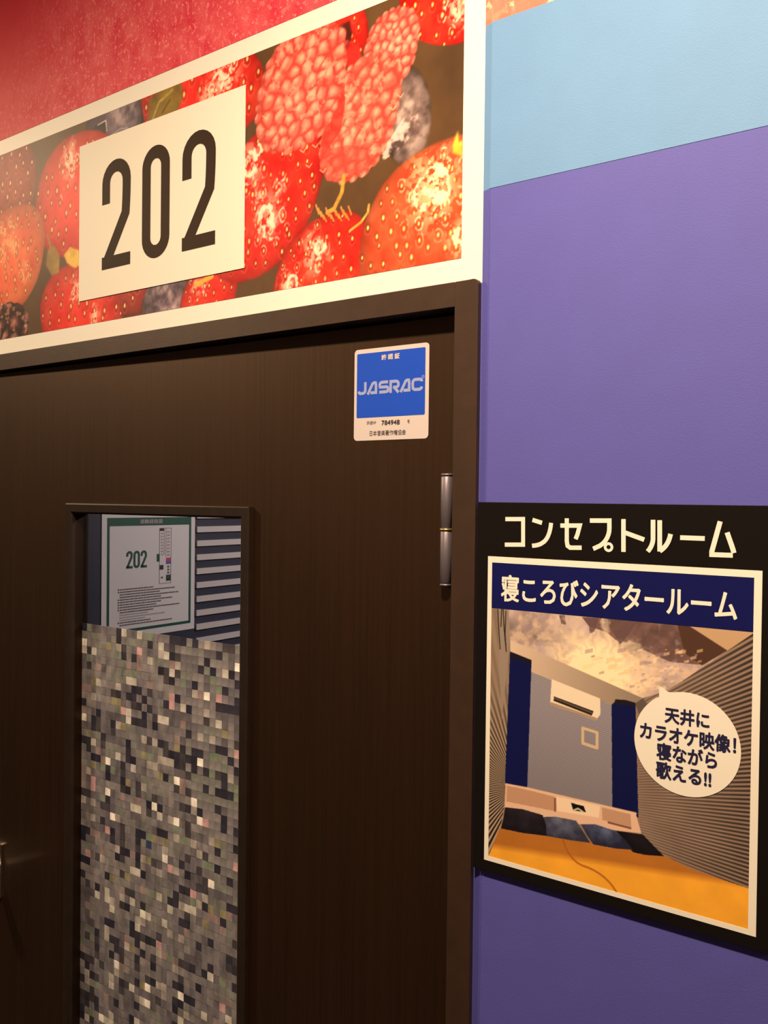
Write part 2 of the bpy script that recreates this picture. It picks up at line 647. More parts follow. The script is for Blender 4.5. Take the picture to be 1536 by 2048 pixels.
BZ, PZ = 2.0490, 2.2331            # lower and upper edge of the sky-blue band
STRIP = EDGE + 0.0105
bm = bmesh.new()
box_bm(STRIP, XR, REC, 0.10, 0, CEIL, bm)
wall_right = bm_obj('wall_right', bm, M['purple'])
tag(wall_right, 'violet textured wallpaper wall to the right of the door', 'wall', 'structure')
box('blue_band', STRIP, XR, REC - 0.0004, REC, BZ, PZ, M['blue'], wall_right)
box('pink_print', STRIP, XR, REC - 0.0004, REC, PZ, CEIL, M['glitter_pink'], wall_right)


def edge_strip(name, z0, z1, m, x0=EDGE):
    b_ = bmesh.new()
    poly = [(x0, 0.0002), (EDGE, 0.0002), (STRIP, REC - 0.0004), (STRIP, 0.02), (x0, 0.02)]
    if x0 == EDGE:
        poly = poly[1:]
    lo_ = [b_.verts.new((p[0], p[1], z0)) for p in poly]
    hi_ = [b_.verts.new((p[0], p[1], z1)) for p in poly]
    b_.faces.new(lo_)
    b_.faces.new(hi_)
    for i in range(len(poly)):
        j = (i + 1) % len(poly)
        b_.faces.new([lo_[i], lo_[j], hi_[j], hi_[i]])
    return bm_obj(name, b_, m, wall_right)


edge_strip('edge_strip', 0, FR_T - 0.004, M['purple'], FR_R - 0.006)
edge_strip('edge_strip', FR_T - 0.004, BZ, M['purple'])
edge_strip('edge_strip', BZ, PZ, M['blue'])
edge_strip('edge_strip', PZ, CEIL, M['glitter_pink'])

tag(box('floor', XL, XR, -1.75, 2.6, -0.05, 0, M['floor']), 'dark carpet floor of the corridor and room', 'floor', 'structure')
tag(box('ceiling', XL, XR, -1.75, 2.6, CEIL, CEIL + 0.05, M['ceiling']), 'white corridor ceiling with the downlights', 'ceiling', 'structure')
tag(box('wall_opposite', XL, XR, -1.80, -1.75, 0, CEIL, M['opposite']), 'plain corridor wall facing the door', 'wall', 'structure')

# ------------------------------------------------------------------ door frame
trim = empty('trim_1', (0, 0, 0))
tag(trim, 'dark brown painted door frame with a squared head and jambs', 'door frame', 'structure')
FP = 0.007                         # stands proud of the wall
bmh = poly_bm([(IN_L, FR_T), (IN_R, FR_T), (IN_R, IN_T), (IN_L, IN_T)], -FP, 0.085)
bm_obj('head', bmh, M['frame'], trim, bevel=0.0008, seg=1)


def jamb(x_out, x_in):
    s = 1 if x_out > x_in else -1
    rad = 0.006
    pts = [(x_in, 0.0), (x_in, FR_T), (x_out - s * rad, FR_T)]
    for i in range(1, 7):
        a = math.radians(90 - 90 * i / 6)
        pts.append((x_out - s * rad + s * rad * math.cos(a), FR_T - rad + rad * math.sin(a)))
    pts.append((x_out, 0.0))
    bm_obj('jamb', poly_bm(pts, -FP, 0.085), M['frame'], trim, bevel=0.0008, seg=1)


jamb(FR_R, IN_R)
jamb(FR_L, IN_L)
box('door_stop', IN_L, IN_R, 0.062, 0.085, IN_T - 0.014, IN_T, M['frame'], trim)
box('door_stop', IN_R - 0.014, IN_R, 0.062, 0.085, 0, IN_T - 0.014, M['frame'], trim)

# ------------------------------------------------------------------ door leaf (slightly ajar) with its window
door = empty('door_1', HINGE, AJAR)
tag(door, 'dark brown wood-grain door with a tall narrow mosaic window', 'door', 'structure')
LEAF_T = atd(905, 631)[1]
wx0, wx1, wz1 = atd(130, 1008, 0.008)[0], atd(497, 1011, 0.008)[0], atd(310, 1010, 0.008)[1]
wz0 = 0.70
BW = 0.0165                        # width of the window moulding
LEAF = 0.024
ox0, ox1, oz0, oz1 = wx0 + BW, wx1 - BW, wz0 + BW, wz1 - BW
slab_with_hole('leaf', (-1.035, -0.0015), (0.006, LEAF_T), (ox0, ox1, oz0, oz1), 0, LEAF, M['leaf'], door)


def moulding(p_out0, p_out1, p_in1, p_in0):
    """one mitred length of window moulding: raised lip with a bevel, then a deep return to the glass"""
    prof = [(0.0, 0.0005), (0.0, -0.0065), (0.10, -0.008), (0.82, -0.008), (1.0, -0.0055), (1.0, LEAF + 0.002), (0.0, 0.0005)]
    b_ = bmesh.new()
    ring = []
    for po, pi_ in ((p_out0, p_in0), (p_out1, p_in1)):
        ring.append([b_.verts.new((po[0] + (pi_[0] - po[0]) * t, y, po[1] + (pi_[1] - po[1]) * t)) for t, y in prof[:-1]])
    k = len(ring[0])
    for i in range(k):
        j = (i + 1) % k
        b_.faces.new([ring[0][i], ring[0][j], ring[1][j], ring[1][i]])
    b_.faces.new(ring[0])
    b_.faces.new(ring[1])
    return bm_obj('window_moulding', b_, M['moulding'], door)


A, B, C_, D_ = (wx0, wz1), (wx1, wz1), (wx1, wz0), (wx0, wz0)
a, b2, c2, d2 = (ox0, oz1), (ox1, oz1), (ox1, oz0), (ox0, oz0)
moulding(A, B, b2, a)
moulding(B, C_, c2, b2)
moulding(C_, D_, d2, c2)
moulding(D_, A, a, d2)
GY = 0.016                         # glass face lies this far behind the leaf's face
glass = box('glass_pane', ox0, ox1, GY, GY + 0.005, oz0, oz1, M['glass'], door)

# ---- mosaic film on the lower part of the pane: small square pieces
film_top = (atd(163, 1247, -GY)[1] + atd(478, 1289, -GY)[1]) / 2
PIT = 0.01255
film = empty('mosaic_film')
film.parent = door
rng = random.Random(5)
cols = int((ox1 - ox0) / PIT) + 1
rows = int((film_top - oz0) / PIT)
kinds = [  # colour (linear), roughness, metal, weight
    ((0.420, 0.406, 0.476), 0.30, 0.5, 15), ((0.350, 0.336, 0.399), 0.36, 0.5, 15), ((0.490, 0.469, 0.525), 0.30, 0.5, 12),
    ((0.294, 0.287, 0.357), 0.36, 0.5, 10), ((0.399, 0.420, 0.434), 0.30, 0.5, 10), ((0.217, 0.207, 0.259), 0.38, 0.4, 9),
    ((0.050, 0.049, 0.080), 0.40, 0.2, 8), ((0.034, 0.034, 0.062), 0.45, 0.2, 7), ((0.092, 0.086, 0.112), 0.45, 0.3, 7),
    ((0.700, 0.665, 0.672), 0.26, 0.4, 5), ((0.950, 0.938, 0.924), 0.22, 0.4, 3.2), ((1.0, 0.99, 0.98), 0.18, 0.0, 1.8),  # the near-white pieces paint the film's sparkle as base colour
    ((0.840, 0.518, 0.602), 0.28, 0.3, 1.6), ((0.287, 0.357, 0.301), 0.35, 0.3, 2.5), ((0.658, 0.616, 0.420), 0.22, 0.6, 2.0),
    ((0.490, 0.378, 0.413), 0.33, 0.4, 4.0), ((0.049, 0.084, 0.210), 0.40, 0.3, 0.6)]
tile_mats = [mat('mosaic_piece', k[0], k[1], k[2], wear=(70, 0.34, (1, 1, 0.6))) for k in kinds]
wts = [k[3] for k in kinds]


def tile_mesh(w_, h_, tilt):
    b_ = bmesh.new()
    hw, hh, t = w_ / 2 - 0.00012, h_ / 2 - 0.00012, 0.0007
    pts = [(-hw, -hh), (hw, -hh), (hw, hh), (-hw, hh)]
    f = [b_.verts.new((x, -t + tilt[0] * x + tilt[1] * z_, z_)) for x, z_ in pts]
    k = [b_.verts.new((x, 0.0004, z_)) for x, z_ in pts]
    b_.faces.new(f)
    for i in range(4):
        j = (i + 1) % 4
        b_.faces.new([f[i], f[j], k[j], k[i]])
    bmesh.ops.recalc_face_normals(b_, faces=b_.faces)
    return b_


TILTS = [(0, 0), (0.02, 0.012), (-0.02, 0.02), (0.015, 0.03), (-0.02, -0.015)]
taken = [[False] * rows for _ in range(cols)]
kind_at = {}
tiles = []
for ci in range(cols):
    for ri in range(rows):
        if taken[ci][ri]:
            continue
        cw, ch = 1, 1
        x_ = rng.random()
        if x_ < 0.05 and ci + 1 < cols and not taken[ci + 1][ri]:
            cw = 2
        elif x_ < 0.11 and ri + 1 < rows and not taken[ci][ri + 1]:
            ch = 2
        for a_ in range(cw):
            for c_ in range(ch):
                taken[ci + a_][ri + c_] = True
        x0, x1 = ox0 + ci * PIT, min(ox1, ox0 + (ci + cw) * PIT)
        z1_ = film_top - ri * PIT
        z0_ = z1_ - ch * PIT
        if x1 - x0 < 0.002:
            continue
        kk_ = rng.choices(range(len(kinds)), wts)[0]
        near = [kind_at[q] for q in ((ci - 1, ri), (ci, ri - 1)) if kind_at.get(q, 99) < 6]
        if near and kk_ < 6 and rng.random() < 0.45:
            kk_ = rng.choice(near)
        for a_ in range(cw):
            for c_ in range(ch):
                kind_at[ci + a_, ri + c_] = kk_
        tiles.append(((x0 + x1) / 2, (z0_ + z1_) / 2, x1 - x0, z1_ - z0_, kk_, rng.randrange(5)))
ca, sa = math.cos(-AJAR), math.sin(-AJAR)
e_ = EYE - HINGE
ex, ey = e_.x * ca - e_.y * sa, e_.x * sa + e_.y * ca
tiles.sort(key=lambda t: (t[0] - ex) ** 2 + (t[1] - e_.z) ** 2)
cache = {}
for t in tiles[:300]:
    key = (round(t[2], 4), round(t[3], 4), t[4], t[5])
    if key not in cache:
        b_ = tile_mesh(t[2], t[3], TILTS[t[5]])
        me = bpy.data.meshes.new('mosaic_tile')
        b_.to_mesh(me)
        b_.free()
        me.materials.append(tile_mats[t[4]])
        cache[key] = me
    o = bpy.data.objects.new('mosaic_tile', cache[key])
    o.location = (t[0], GY - 0.0004, t[1])
    o.parent = film
    COL.objects.link(o)
bm = bmesh.new()
for t in tiles[300:]:
    b_ = tile_mesh(t[2], t[3], TILTS[t[5]])
    vm = {}
    for v in b_.verts:
        vm[v] = bm.verts.new((v.co.x + t[0], v.co.y, v.co.z + t[1]))
    for f in b_.faces:
        nf = bm.faces.new([vm[v] for v in f.verts])
        nf.material_index = t[4]
    b_.free()
me = bpy.data.meshes.new('mosaic_pieces')
bm.to_mesh(me)
bm.free()
o = link('mosaic_pieces', me, tile_mats, film)
o.location = (0, GY - 0.0004, 0)
o['kind'] = 'stuff'

# ---- hinge: two barrels on a pin with a brass washer between
hx, hz1 = atd(894, 947, 0.006)
_, hz0 = atd(892, 1172, 0.006)
_, hzm = atd(893, 1059, 0.006)


def barrel(name, z0, z1, rad, m, parent, n=20, cap=0.0015):
    b_ = bmesh.new()
    rings = []
    for zz, rr in ((z0, rad * 0.80), (z0 + cap, rad), (z1 - cap, rad), (z1, rad * 0.80)):
        rings.append([b_.verts.new((rr * math.cos(2 * math.pi * i / n), rr * math.sin(2 * math.pi * i / n), zz)) for i in range(n)])
    for k in range(3):
        for i in range(n):
            j = (i + 1) % n
            b_.faces.new([rings[k][i], rings[k][j], rings[k + 1][j], rings[k + 1][i]])
    b_.faces.new(rings[0])
    b_.faces.new(rings[-1])
    o_ = bm_obj(name, b_, m, parent)
    for p in o_.data.polygons:
        p.use_smooth = len(p.vertices) == 4
    return o_


hinge = empty('hinge', (hx, -0.0062, 0))
hinge.parent = door
tag(hinge, 'steel barrel hinge with a brass washer')
HR = 0.0068
barrel('barrel', hz0 + 0.003, hzm - 0.0013, HR, M['steel'], hinge)
barrel('barrel', hzm + 0.0013, hz1 - 0.003, HR, M['steel'], hinge)
barrel('washer', hzm - 0.0013, hzm + 0.0013, HR * 1.12, M['brass'], hinge, cap=0.0005)
for z0, z1 in ((hz0, hz0 + 0.003), (hz1 - 0.003, hz1)):
    barrel('pin_cap', z0, z1, HR * 1.02, M['steel'], hinge, n=12, cap=0.0008)
box('hinge_plate', -0.0060, 0.0075, 0.0045, 0.0062, hz0 + 0.003, hzm - 0.002, M['steel'], hinge)

# ---- door handle: only the lit edge of its rose plate enters the picture
px0, pz1 = atd(2, 1688, 0.004)
_, pz0 = atd(0, 1797, 0.004)
handle = empty('door_handle', (px0, 0, 0))
handle.parent = door
tag(handle, 'satin metal handle plate at the left edge of the picture')
b_ = poly_bm(rrect(-0.045, 0.0, pz0, pz1, 0.004), -0.004, 0.0)
bm_obj('plate', b_, M['chrome'], handle)
b_ = bmesh.new()
for x0, x1, y0, y1 in ((-0.032, -0.014, -0.042, -0.004),):
    box_bm(x0, x1, y0, y1, (pz0 + pz1) / 2 - 0.009, (pz0 + pz1) / 2 + 0.009, b_)
bm_obj('lever_neck', b_, M['chrome'], handle, bevel=0.003)
bm_obj('lever', box_bm(-0.032, -0.010, -0.054, -0.042, (pz0 + pz1) / 2 - 0.011, (pz0 + pz1) / 2 + 0.011), M['chrome'], handle, bevel=0.004)

# ------------------------------------------------------------------ berry mural above the door
mural = empty('berry_mural', (0, 0, 0))
tag(mural, 'printed mural of strawberries and raspberries above the door, red flecked panel on top', 'mural')
FZ0, FZ1, BAND_T, FX1 = 1.978, 2.3065, 2.3324, -0.4940
FX0 = -1.62
sh = Sheet(FX0, FX1, FZ0, FZ1, 0.00105, 2, 3)
sh.C[:] = (84, 60, 38)
n1 = sh.noise(14, 4)
sh.C *= (0.75 + 0.5 * n1)[..., None]
edge_n = sh.noise(60, 3) - 0.5
spk = sh.noise(190, 3)
spk2 = sh.noise(110, 3)
big = sh.noise(40, 3)


def strawberry(c, ea, eb, base=(222, 40, 30), seeds=7, hl=None, hlc=(255, 228, 205), sq=2.3, seedc=(250, 205, 120), soft=0.0, lamp_wash=0.0):
    """hl: list of (px, py, radius in m, strength) glossy patches"""
    c, ea, eb = at(*c), at(*ea), at(*eb)
    rx = math.hypot(ea[0] - c[0], eb[0] - c[0]) * 1.25
    rz = math.hypot(ea[1] - c[1], eb[1] - c[1]) * 1.25
    W = sh.win(c[0] - rx, c[0] + rx, c[1] - rz, c[1] + rz)
    X, Z = sh.X[W], sh.Z[W]
    if X.size < 4:
        return
    a_, b__ = sh.local(c, ea, eb, W)
    r_ = (np.abs(a_) ** sq + np.abs(b__) ** sq) ** (1 / sq) + edge_n[W] * 0.03
    nz_ = np.sqrt(np.clip(1 - r_ ** 2, 0, 1))
    base = np.asarray(base, float)
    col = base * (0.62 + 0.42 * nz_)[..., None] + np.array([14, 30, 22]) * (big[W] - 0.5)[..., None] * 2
    col = col + np.array([14, 60, 40]) * lamp_wash  # warm lamp glare on the print, painted into the berry's colour
    gloss = np.zeros_like(X)
    for h in (hl or []):
        hc = at(h[0], h[1])
        d = np.hypot(X - hc[0], (Z - hc[1]) * 0.75) / h[2]
        gloss = np.maximum(gloss, np.clip(1.15 - d, 0, 1) * (h[3] if len(h) > 3 else 1.0))
    La = math.hypot(ea[0] - c[0], ea[1] - c[1])
    Lb = math.hypot(eb[0] - c[0], eb[1] - c[1])
    sp = (La + Lb) / 2 / seeds * 2.2
    rs = np.random.RandomState(int(abs(c[0]) * 1e4) % 9999)
    i = 0
    v = -Lb
    while v < Lb:
        u_ = -La + (sp / 2 if i % 2 else 0)
        while u_ < La:
            ja, jb = (u_ + rs.uniform(-.25, .25) * sp) / La, (v + rs.uniform(-.25, .25) * sp) / Lb
            rr = math.hypot(ja, jb)
            if rr < 0.97:
                fs = math.sqrt(max(0.10, 1 - rr * rr * 0.85))
                cx = c[0] + ja * (ea[0] - c[0]) + jb * (eb[0] - c[0])
                cz = c[1] + ja * (ea[1] - c[1]) + jb * (eb[1] - c[1])
                rad = sp * 0.135 * (0.65 + 0.35 * fs) * rs.uniform(0.8, 1.2)
                wn = (np.abs(X[0] - cx) < rad * 4).nonzero()[0]
                hn = (np.abs(Z[:, 0] - cz) < rad * 5).nonzero()[0]
                if len(wn) and len(hn):
                    s_ = np.s_[hn[0]:hn[-1] + 1, wn[0]:wn[-1] + 1]
                    dx, dz = X[s_] - cx, Z[s_] - cz
                    d = np.hypot(dx * 1.3, dz * 0.8)
                    dim = np.clip(1 - d / (rad * 2.8), 0, 1)[..., None]
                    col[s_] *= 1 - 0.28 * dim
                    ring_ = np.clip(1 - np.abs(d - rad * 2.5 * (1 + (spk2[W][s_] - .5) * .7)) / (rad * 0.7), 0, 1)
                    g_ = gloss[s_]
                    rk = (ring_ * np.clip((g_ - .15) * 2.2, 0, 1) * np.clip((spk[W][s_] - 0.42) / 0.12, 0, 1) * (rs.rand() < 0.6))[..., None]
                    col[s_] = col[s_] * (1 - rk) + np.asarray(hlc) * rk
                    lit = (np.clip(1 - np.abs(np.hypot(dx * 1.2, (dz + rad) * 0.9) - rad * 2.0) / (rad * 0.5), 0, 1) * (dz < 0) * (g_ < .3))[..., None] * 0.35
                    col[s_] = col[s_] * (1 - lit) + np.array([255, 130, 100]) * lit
                    sd = np.clip((rad - d) / (rad * 0.4), 0, 1)[..., None]
                    col[s_] = col[s_] * (1 - sd) + np.array(seedc) * rs.uniform(0.85, 1.05) * sd
            u_ += sp
        v += sp * 0.86
        i += 1
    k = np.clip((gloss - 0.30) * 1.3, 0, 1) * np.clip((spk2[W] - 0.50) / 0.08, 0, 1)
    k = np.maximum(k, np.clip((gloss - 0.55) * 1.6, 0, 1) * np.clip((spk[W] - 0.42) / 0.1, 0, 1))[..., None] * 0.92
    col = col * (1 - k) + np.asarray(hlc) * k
    full = np.zeros_like(sh.X)
    full[W] = np.clip((1.0 - r_) / (0.035 + soft) + 0.4, 0, 1)
    CC = np.zeros_like(sh.C)
    CC[W] = col
    sh.put(full, CC)


def raspberry(c, ea, eb, cells, base=(232, 112, 98), light=(255, 194, 172), dark=(202, 58, 52), seed=1, sq=2.4):
    c, ea, eb = at(*c), at(*ea), at(*eb)
    a_, b__ = sh.local(c, ea, eb)
    r_ = (np.abs(a_) ** sq + np.abs(b__) ** sq) ** (1 / sq)
    sel = r_ < 1.15
    La = math.hypot(ea[0] - c[0], ea[1] - c[1])
    Lb = math.hypot(eb[0] - c[0], eb[1] - c[1])
    sp = La / cells * 1.9
    rs = np.random.RandomState(seed)
    pts = []
    v, i = -Lb * 1.05, 0
    while v < Lb * 1.1:
        u_ = -La * 1.05 + (sp / 2 if i % 2 else 0)
        while u_ < La * 1.1:
            pts.append(((u_ + rs.uniform(-.36, .36) * sp), (v + rs.uniform(-.36, .36) * sp)))
            u_ += sp
        v += sp * 0.9
        i += 1
    A_, B_ = a_[sel] * La, b__[sel] * Lb
    d1 = np.full(A_.shape, 1e9)
    d2_ = np.full(A_.shape, 1e9)
    hx_ = np.zeros_like(A_)
    hz_ = np.zeros_like(A_)
    for (p, q) in pts:
        d = np.hypot(A_ - p, B_ - q)
        nb = d < d1
        d2_ = np.where(nb, d1, np.minimum(d2_, d))
        hx_ = np.where(nb, A_ - p, hx_)
        hz_ = np.where(nb, B_ - q, hz_)
        d1 = np.where(nb, d, d1)
    gap = np.clip((d2_ - d1) / (sp * 0.55), 0, 1)
    hl_ = np.clip(1 - np.hypot(hx_ + sp * .08, hz_ - sp * .16) / (sp * 0.42), 0, 1)
    rr = r_[sel]
    nzz = np.sqrt(np.clip(1 - rr ** 2, 0, 1))
    t1 = np.clip(gap * 1.3, 0, 1)[:, None]
    colr = np.array(dark) * (1 - t1) + np.array(base) * t1
    k = np.clip(hl_ * 1.1 + (spk[sel] - 0.5) * 0.9, 0, 1)[:, None] * 0.75
    colr = colr * (1 - k) + np.array(light) * k
    colr = colr * (0.80 + 0.24 * nzz)[:, None]
    fuzz = np.clip((spk2[sel] - 0.60) / 0.08, 0, 1)[:, None] * 0.45
    colr = colr * (1 - fuzz) + np.array((252, 190, 165)) * fuzz
    mk = np.zeros_like(r_)
    mk[sel] = np.clip((1.0 + (gap - 0.6) * 0.05 - rr) / 0.03 + 0.5, 0, 1)
    full = np.zeros_like(sh.C)
    full[sel] = colr
    sh.put(mk, full)


def blueberry(c, ea, eb, base=(70, 58, 78), bloom=(178, 160, 170), hl=None, soft=0.05):
    a_, b__ = sh.local(at(*c), at(*ea), at(*eb))
    r_ = np.hypot(a_, b__)
    nz_ = np.sqrt(np.clip(1 - r_ ** 2, 0, 1))
    col = np.asarray(base, float) * (0.45 + 0.65 * nz_)[..., None] + np.zeros_like(sh.C)
    if hl:
        hc = at(hl[0], hl[1])
        d = np.hypot(sh.X - hc[0], sh.Z - hc[1]) / hl[2]
        k = (np.clip(1.3 - d, 0, 1) * np.clip((big * 0.6 + spk2 * 0.4 - 0.3) / 0.35, 0, 1))[..., None]
        col = col * (1 - k) + np.asarray(bloom) * k
    sh.put(np.clip((1 - r_) / soft + 0.5, 0, 1), col)


def blob(pts, color, soft_n=0.0):
    k = sh.poly([at(*p) for p in pts])
    for _ in range(3):      # soften the cut edge
        k = (k + np.roll(k, 2, 0) + np.roll(k, -2, 0) + np.roll(k, 2, 1) + np.roll(k, -2, 1)) / 5
    sh.put(k * (0.85 + 0.15 * spk), np.asarray(color, float) * (0.75 + 0.5 * big)[..., None])


def stem(pts, wd, color):
    sh.put(sh.line([at(*p) for p in pts], wd), np.asarray(color, float) * (0.8 + 0.4 * spk)[..., None])


# behind everything, left to right
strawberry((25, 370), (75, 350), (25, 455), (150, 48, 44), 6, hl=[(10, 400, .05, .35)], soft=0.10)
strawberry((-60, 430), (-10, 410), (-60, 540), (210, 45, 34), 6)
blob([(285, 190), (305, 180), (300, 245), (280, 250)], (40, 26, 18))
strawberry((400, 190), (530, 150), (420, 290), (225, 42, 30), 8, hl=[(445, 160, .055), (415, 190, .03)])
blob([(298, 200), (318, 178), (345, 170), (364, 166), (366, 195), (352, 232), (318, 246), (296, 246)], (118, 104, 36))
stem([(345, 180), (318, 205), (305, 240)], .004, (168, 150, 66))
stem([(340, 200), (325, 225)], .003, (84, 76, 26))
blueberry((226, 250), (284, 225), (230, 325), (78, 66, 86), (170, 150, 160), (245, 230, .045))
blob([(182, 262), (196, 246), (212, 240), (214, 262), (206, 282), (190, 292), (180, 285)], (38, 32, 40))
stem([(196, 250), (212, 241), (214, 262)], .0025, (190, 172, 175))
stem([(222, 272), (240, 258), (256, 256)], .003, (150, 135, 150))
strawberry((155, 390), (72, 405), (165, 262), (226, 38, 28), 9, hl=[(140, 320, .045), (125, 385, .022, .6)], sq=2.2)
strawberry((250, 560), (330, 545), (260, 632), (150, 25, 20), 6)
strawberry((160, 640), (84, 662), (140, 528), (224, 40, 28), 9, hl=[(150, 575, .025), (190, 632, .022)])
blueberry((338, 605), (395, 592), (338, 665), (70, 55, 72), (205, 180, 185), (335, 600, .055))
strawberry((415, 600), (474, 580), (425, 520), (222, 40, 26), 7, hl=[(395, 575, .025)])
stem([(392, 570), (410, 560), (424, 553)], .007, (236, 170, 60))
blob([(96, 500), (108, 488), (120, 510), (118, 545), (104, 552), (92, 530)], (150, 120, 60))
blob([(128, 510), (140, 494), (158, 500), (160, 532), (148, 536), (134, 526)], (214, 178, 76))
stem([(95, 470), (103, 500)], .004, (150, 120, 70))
strawberry((15, 525), (88, 505), (30, 412), (226, 72, 46), 9, hl=[(15, 480, .05, .8), (50, 545, .03, .7)], lamp_wash=0.5, hlc=(255, 226, 160))


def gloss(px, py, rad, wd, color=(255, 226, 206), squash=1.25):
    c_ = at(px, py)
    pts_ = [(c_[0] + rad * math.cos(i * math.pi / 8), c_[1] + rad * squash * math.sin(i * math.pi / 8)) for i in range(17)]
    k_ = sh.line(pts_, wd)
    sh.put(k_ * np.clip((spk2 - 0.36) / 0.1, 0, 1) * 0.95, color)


# blackberry at the bottom left
raspberry((10, 660), (58, 650), (14, 606), 4, (66, 22, 22), (200, 150, 140), (26, 10, 10), 4, 2.0)
# right of the number sign
strawberry((690, 70), (735, 40), (700, 130), (214, 34, 24), 5)
strawberry((880, 5), (800, 10), (890, 92), (228, 36, 22), 6, hl=[(915, 20, .03)], seedc=(255, 214, 120))
blob([(598, 118), (650, 70), (700, 40), (705, 70), (690, 110), (660, 130), (640, 150)], (70, 24, 18))
blueberry((812, 232), (862, 215), (818, 330), (88, 70, 70), (214, 190, 188), (800, 250, .055), 0.12)
k = sh.poly([at(*p) for p in [(765, 300), (790, 262), (812, 230), (835, 222), (838, 250), (812, 285), (785, 310), (765, 322)]])
sh.put(k * np.clip((spk2 - 0.38) / 0.2, 0, 1) * 0.9, (222, 198, 196))
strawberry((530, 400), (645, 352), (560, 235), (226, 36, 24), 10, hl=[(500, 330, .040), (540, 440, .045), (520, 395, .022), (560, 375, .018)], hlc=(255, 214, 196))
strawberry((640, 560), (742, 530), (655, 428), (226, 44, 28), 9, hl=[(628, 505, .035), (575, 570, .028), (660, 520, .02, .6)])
strawberry((860, 440), (722, 480), (890, 278), (214, 66, 38), 10, hl=[(862, 372, .060), (925, 470, .035), (900, 345, .03, .6)], lamp_wash=0.35, hlc=(255, 246, 200), seedc=(255, 226, 130))
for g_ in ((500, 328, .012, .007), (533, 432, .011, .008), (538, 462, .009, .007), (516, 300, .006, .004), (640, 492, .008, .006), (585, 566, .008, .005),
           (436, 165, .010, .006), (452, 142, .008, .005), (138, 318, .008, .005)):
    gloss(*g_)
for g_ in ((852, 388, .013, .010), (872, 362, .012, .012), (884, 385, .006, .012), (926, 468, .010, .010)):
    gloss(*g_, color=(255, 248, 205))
raspberry((780, 100), (836, 88), (795, 14), 6, seed=11)
blob([(690, 105), (716, 78), (722, 110), (726, 140), (705, 140), (682, 130)], (190, 42, 40))
raspberry((718, 238), (797, 215), (742, 108), 6, (220, 96, 82), (252, 188, 164), (214, 66, 56), seed=21)
k = sh.poly([at(*p) for p in [(660, 190), (690, 170), (690, 210), (682, 262), (655, 300), (640, 330), (648, 260)]])
sh.put(k * 0.7, (206, 44, 36))
raspberry((600, 175), (690, 155), (625, 40), 7, seed=7)
k = np.clip((sh.poly([at(*p) for p in [(640, 300), (700, 290), (745, 300), (720, 335), (680, 354), (640, 340)]])), 0, 1)
sh.put(k * 0.5, (216, 66, 56))
stem([(688, 352), (684, 385), (668, 418), (655, 425)], .006, (196, 150, 62))
stem([(738, 410), (736, 425), (722, 445), (702, 460)], .0035, (206, 164, 76))
for i in range(14):
    x_ = 632 + i * 5
    stem([(x_, 410 + (i * 7) % 22), (x_ + 6, 428 + (i * 5) % 16)], .0022, (214, 140, 70))
blob([(905, 290), (916, 262), (918, 285), (930, 280), (930, 315), (905, 306)], (230, 200, 70))
for (x_, y_) in ((525, 232), (612, 330), (640, 340), (600, 300), (625, 290), (690, 190), (780, 215), (795, 190)):
    stem([(x_, y_), (x_ + 7, y_ + 5), (x_ + 12, y_ - 3)], .0012, (250, 190, 150))
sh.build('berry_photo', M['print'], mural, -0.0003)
box('fleck_panel', FX0, FX1, -0.0004, 0.0, BAND_T, CEIL - 0.02, M['glitter'], mural)

# ------------------------------------------------------------------ room number sign on the mural
sx0, sx1, sz0, sz1 = -1.2112, -0.8388, 2.0171, 2.2681
sign = empty('room_number_sign', (0, 0, 0))
tag(sign, 'white rectangular room number sign reading 202 over the berry mural', 'sign')
box('panel', sx0, sx1, -0.0014, -0.0004, sz0, sz1, M['plaque'], sign)


def digit_two(x0, x1, z0, z1, sw):
    cx, rr = (x0 + x1) / 2, (x1 - x0) / 2 - sw / 2
    top = z1 - sw / 2 - rr
    p = [(x0 + sw / 2, top - 0.031), (x0 + sw / 2, top)]
    p += [(cx + rr * math.cos(math.radians(180 - i * 15)), top + rr * math.sin(math.radians(180 - i * 15))) for i in range(1, 13)]
    p += curve((x1 - sw / 2, top), (x1 - sw / 2, top - 0.030), (x1 - sw * 0.62, top - 0.052), 5)[1:]
    p += [(x0 + sw * 0.56, z0 + sw * 0.5)]
    b_ = ribbon_bm([p], -0.0017, sw)
    ribbon_bm([[(x0, z0 + sw / 2), (x1, z0 + sw / 2)]], -0.00171, sw, b_)
    return b_


SW = 0.0195
dz0, dz1 = at(206, 541)[1], at(242, 316)[1]
d1a, d1b = at(206, 430)[0], at(263, 400)[0]
d2a, d2b = at(286, 400)[0], at(341, 400)[0]
d3a, d3b = at(366, 400)[0], at(433, 350)[0]
bm_obj('digit', digit_two(d1a, d1b, dz0, dz1, SW), M['brown_ink'], sign)
cx, rr, tz, bz = (d2a + d2b) / 2, (d2b - d2a) / 2 - SW / 2, dz1 - (d2b - d2a) / 2, dz0 + (d2b - d2a) / 2
ring = [(cx + rr * math.cos(math.radians(i * 12)), tz + rr * math.sin(math.radians(i * 12))) for i in range(16)]
ring += [(cx + rr * math.cos(math.radians(180 + i * 12)), bz + rr * math.sin(math.radians(180 + i * 12))) for i in range(16)]
bm_obj('digit', ribbon_bm([ring], -0.0017, SW, closed=True), M['brown_ink'], sign)
bm_obj('digit', digit_two(d3a, d3b, dz0, dz1, SW), M['brown_ink'], sign)

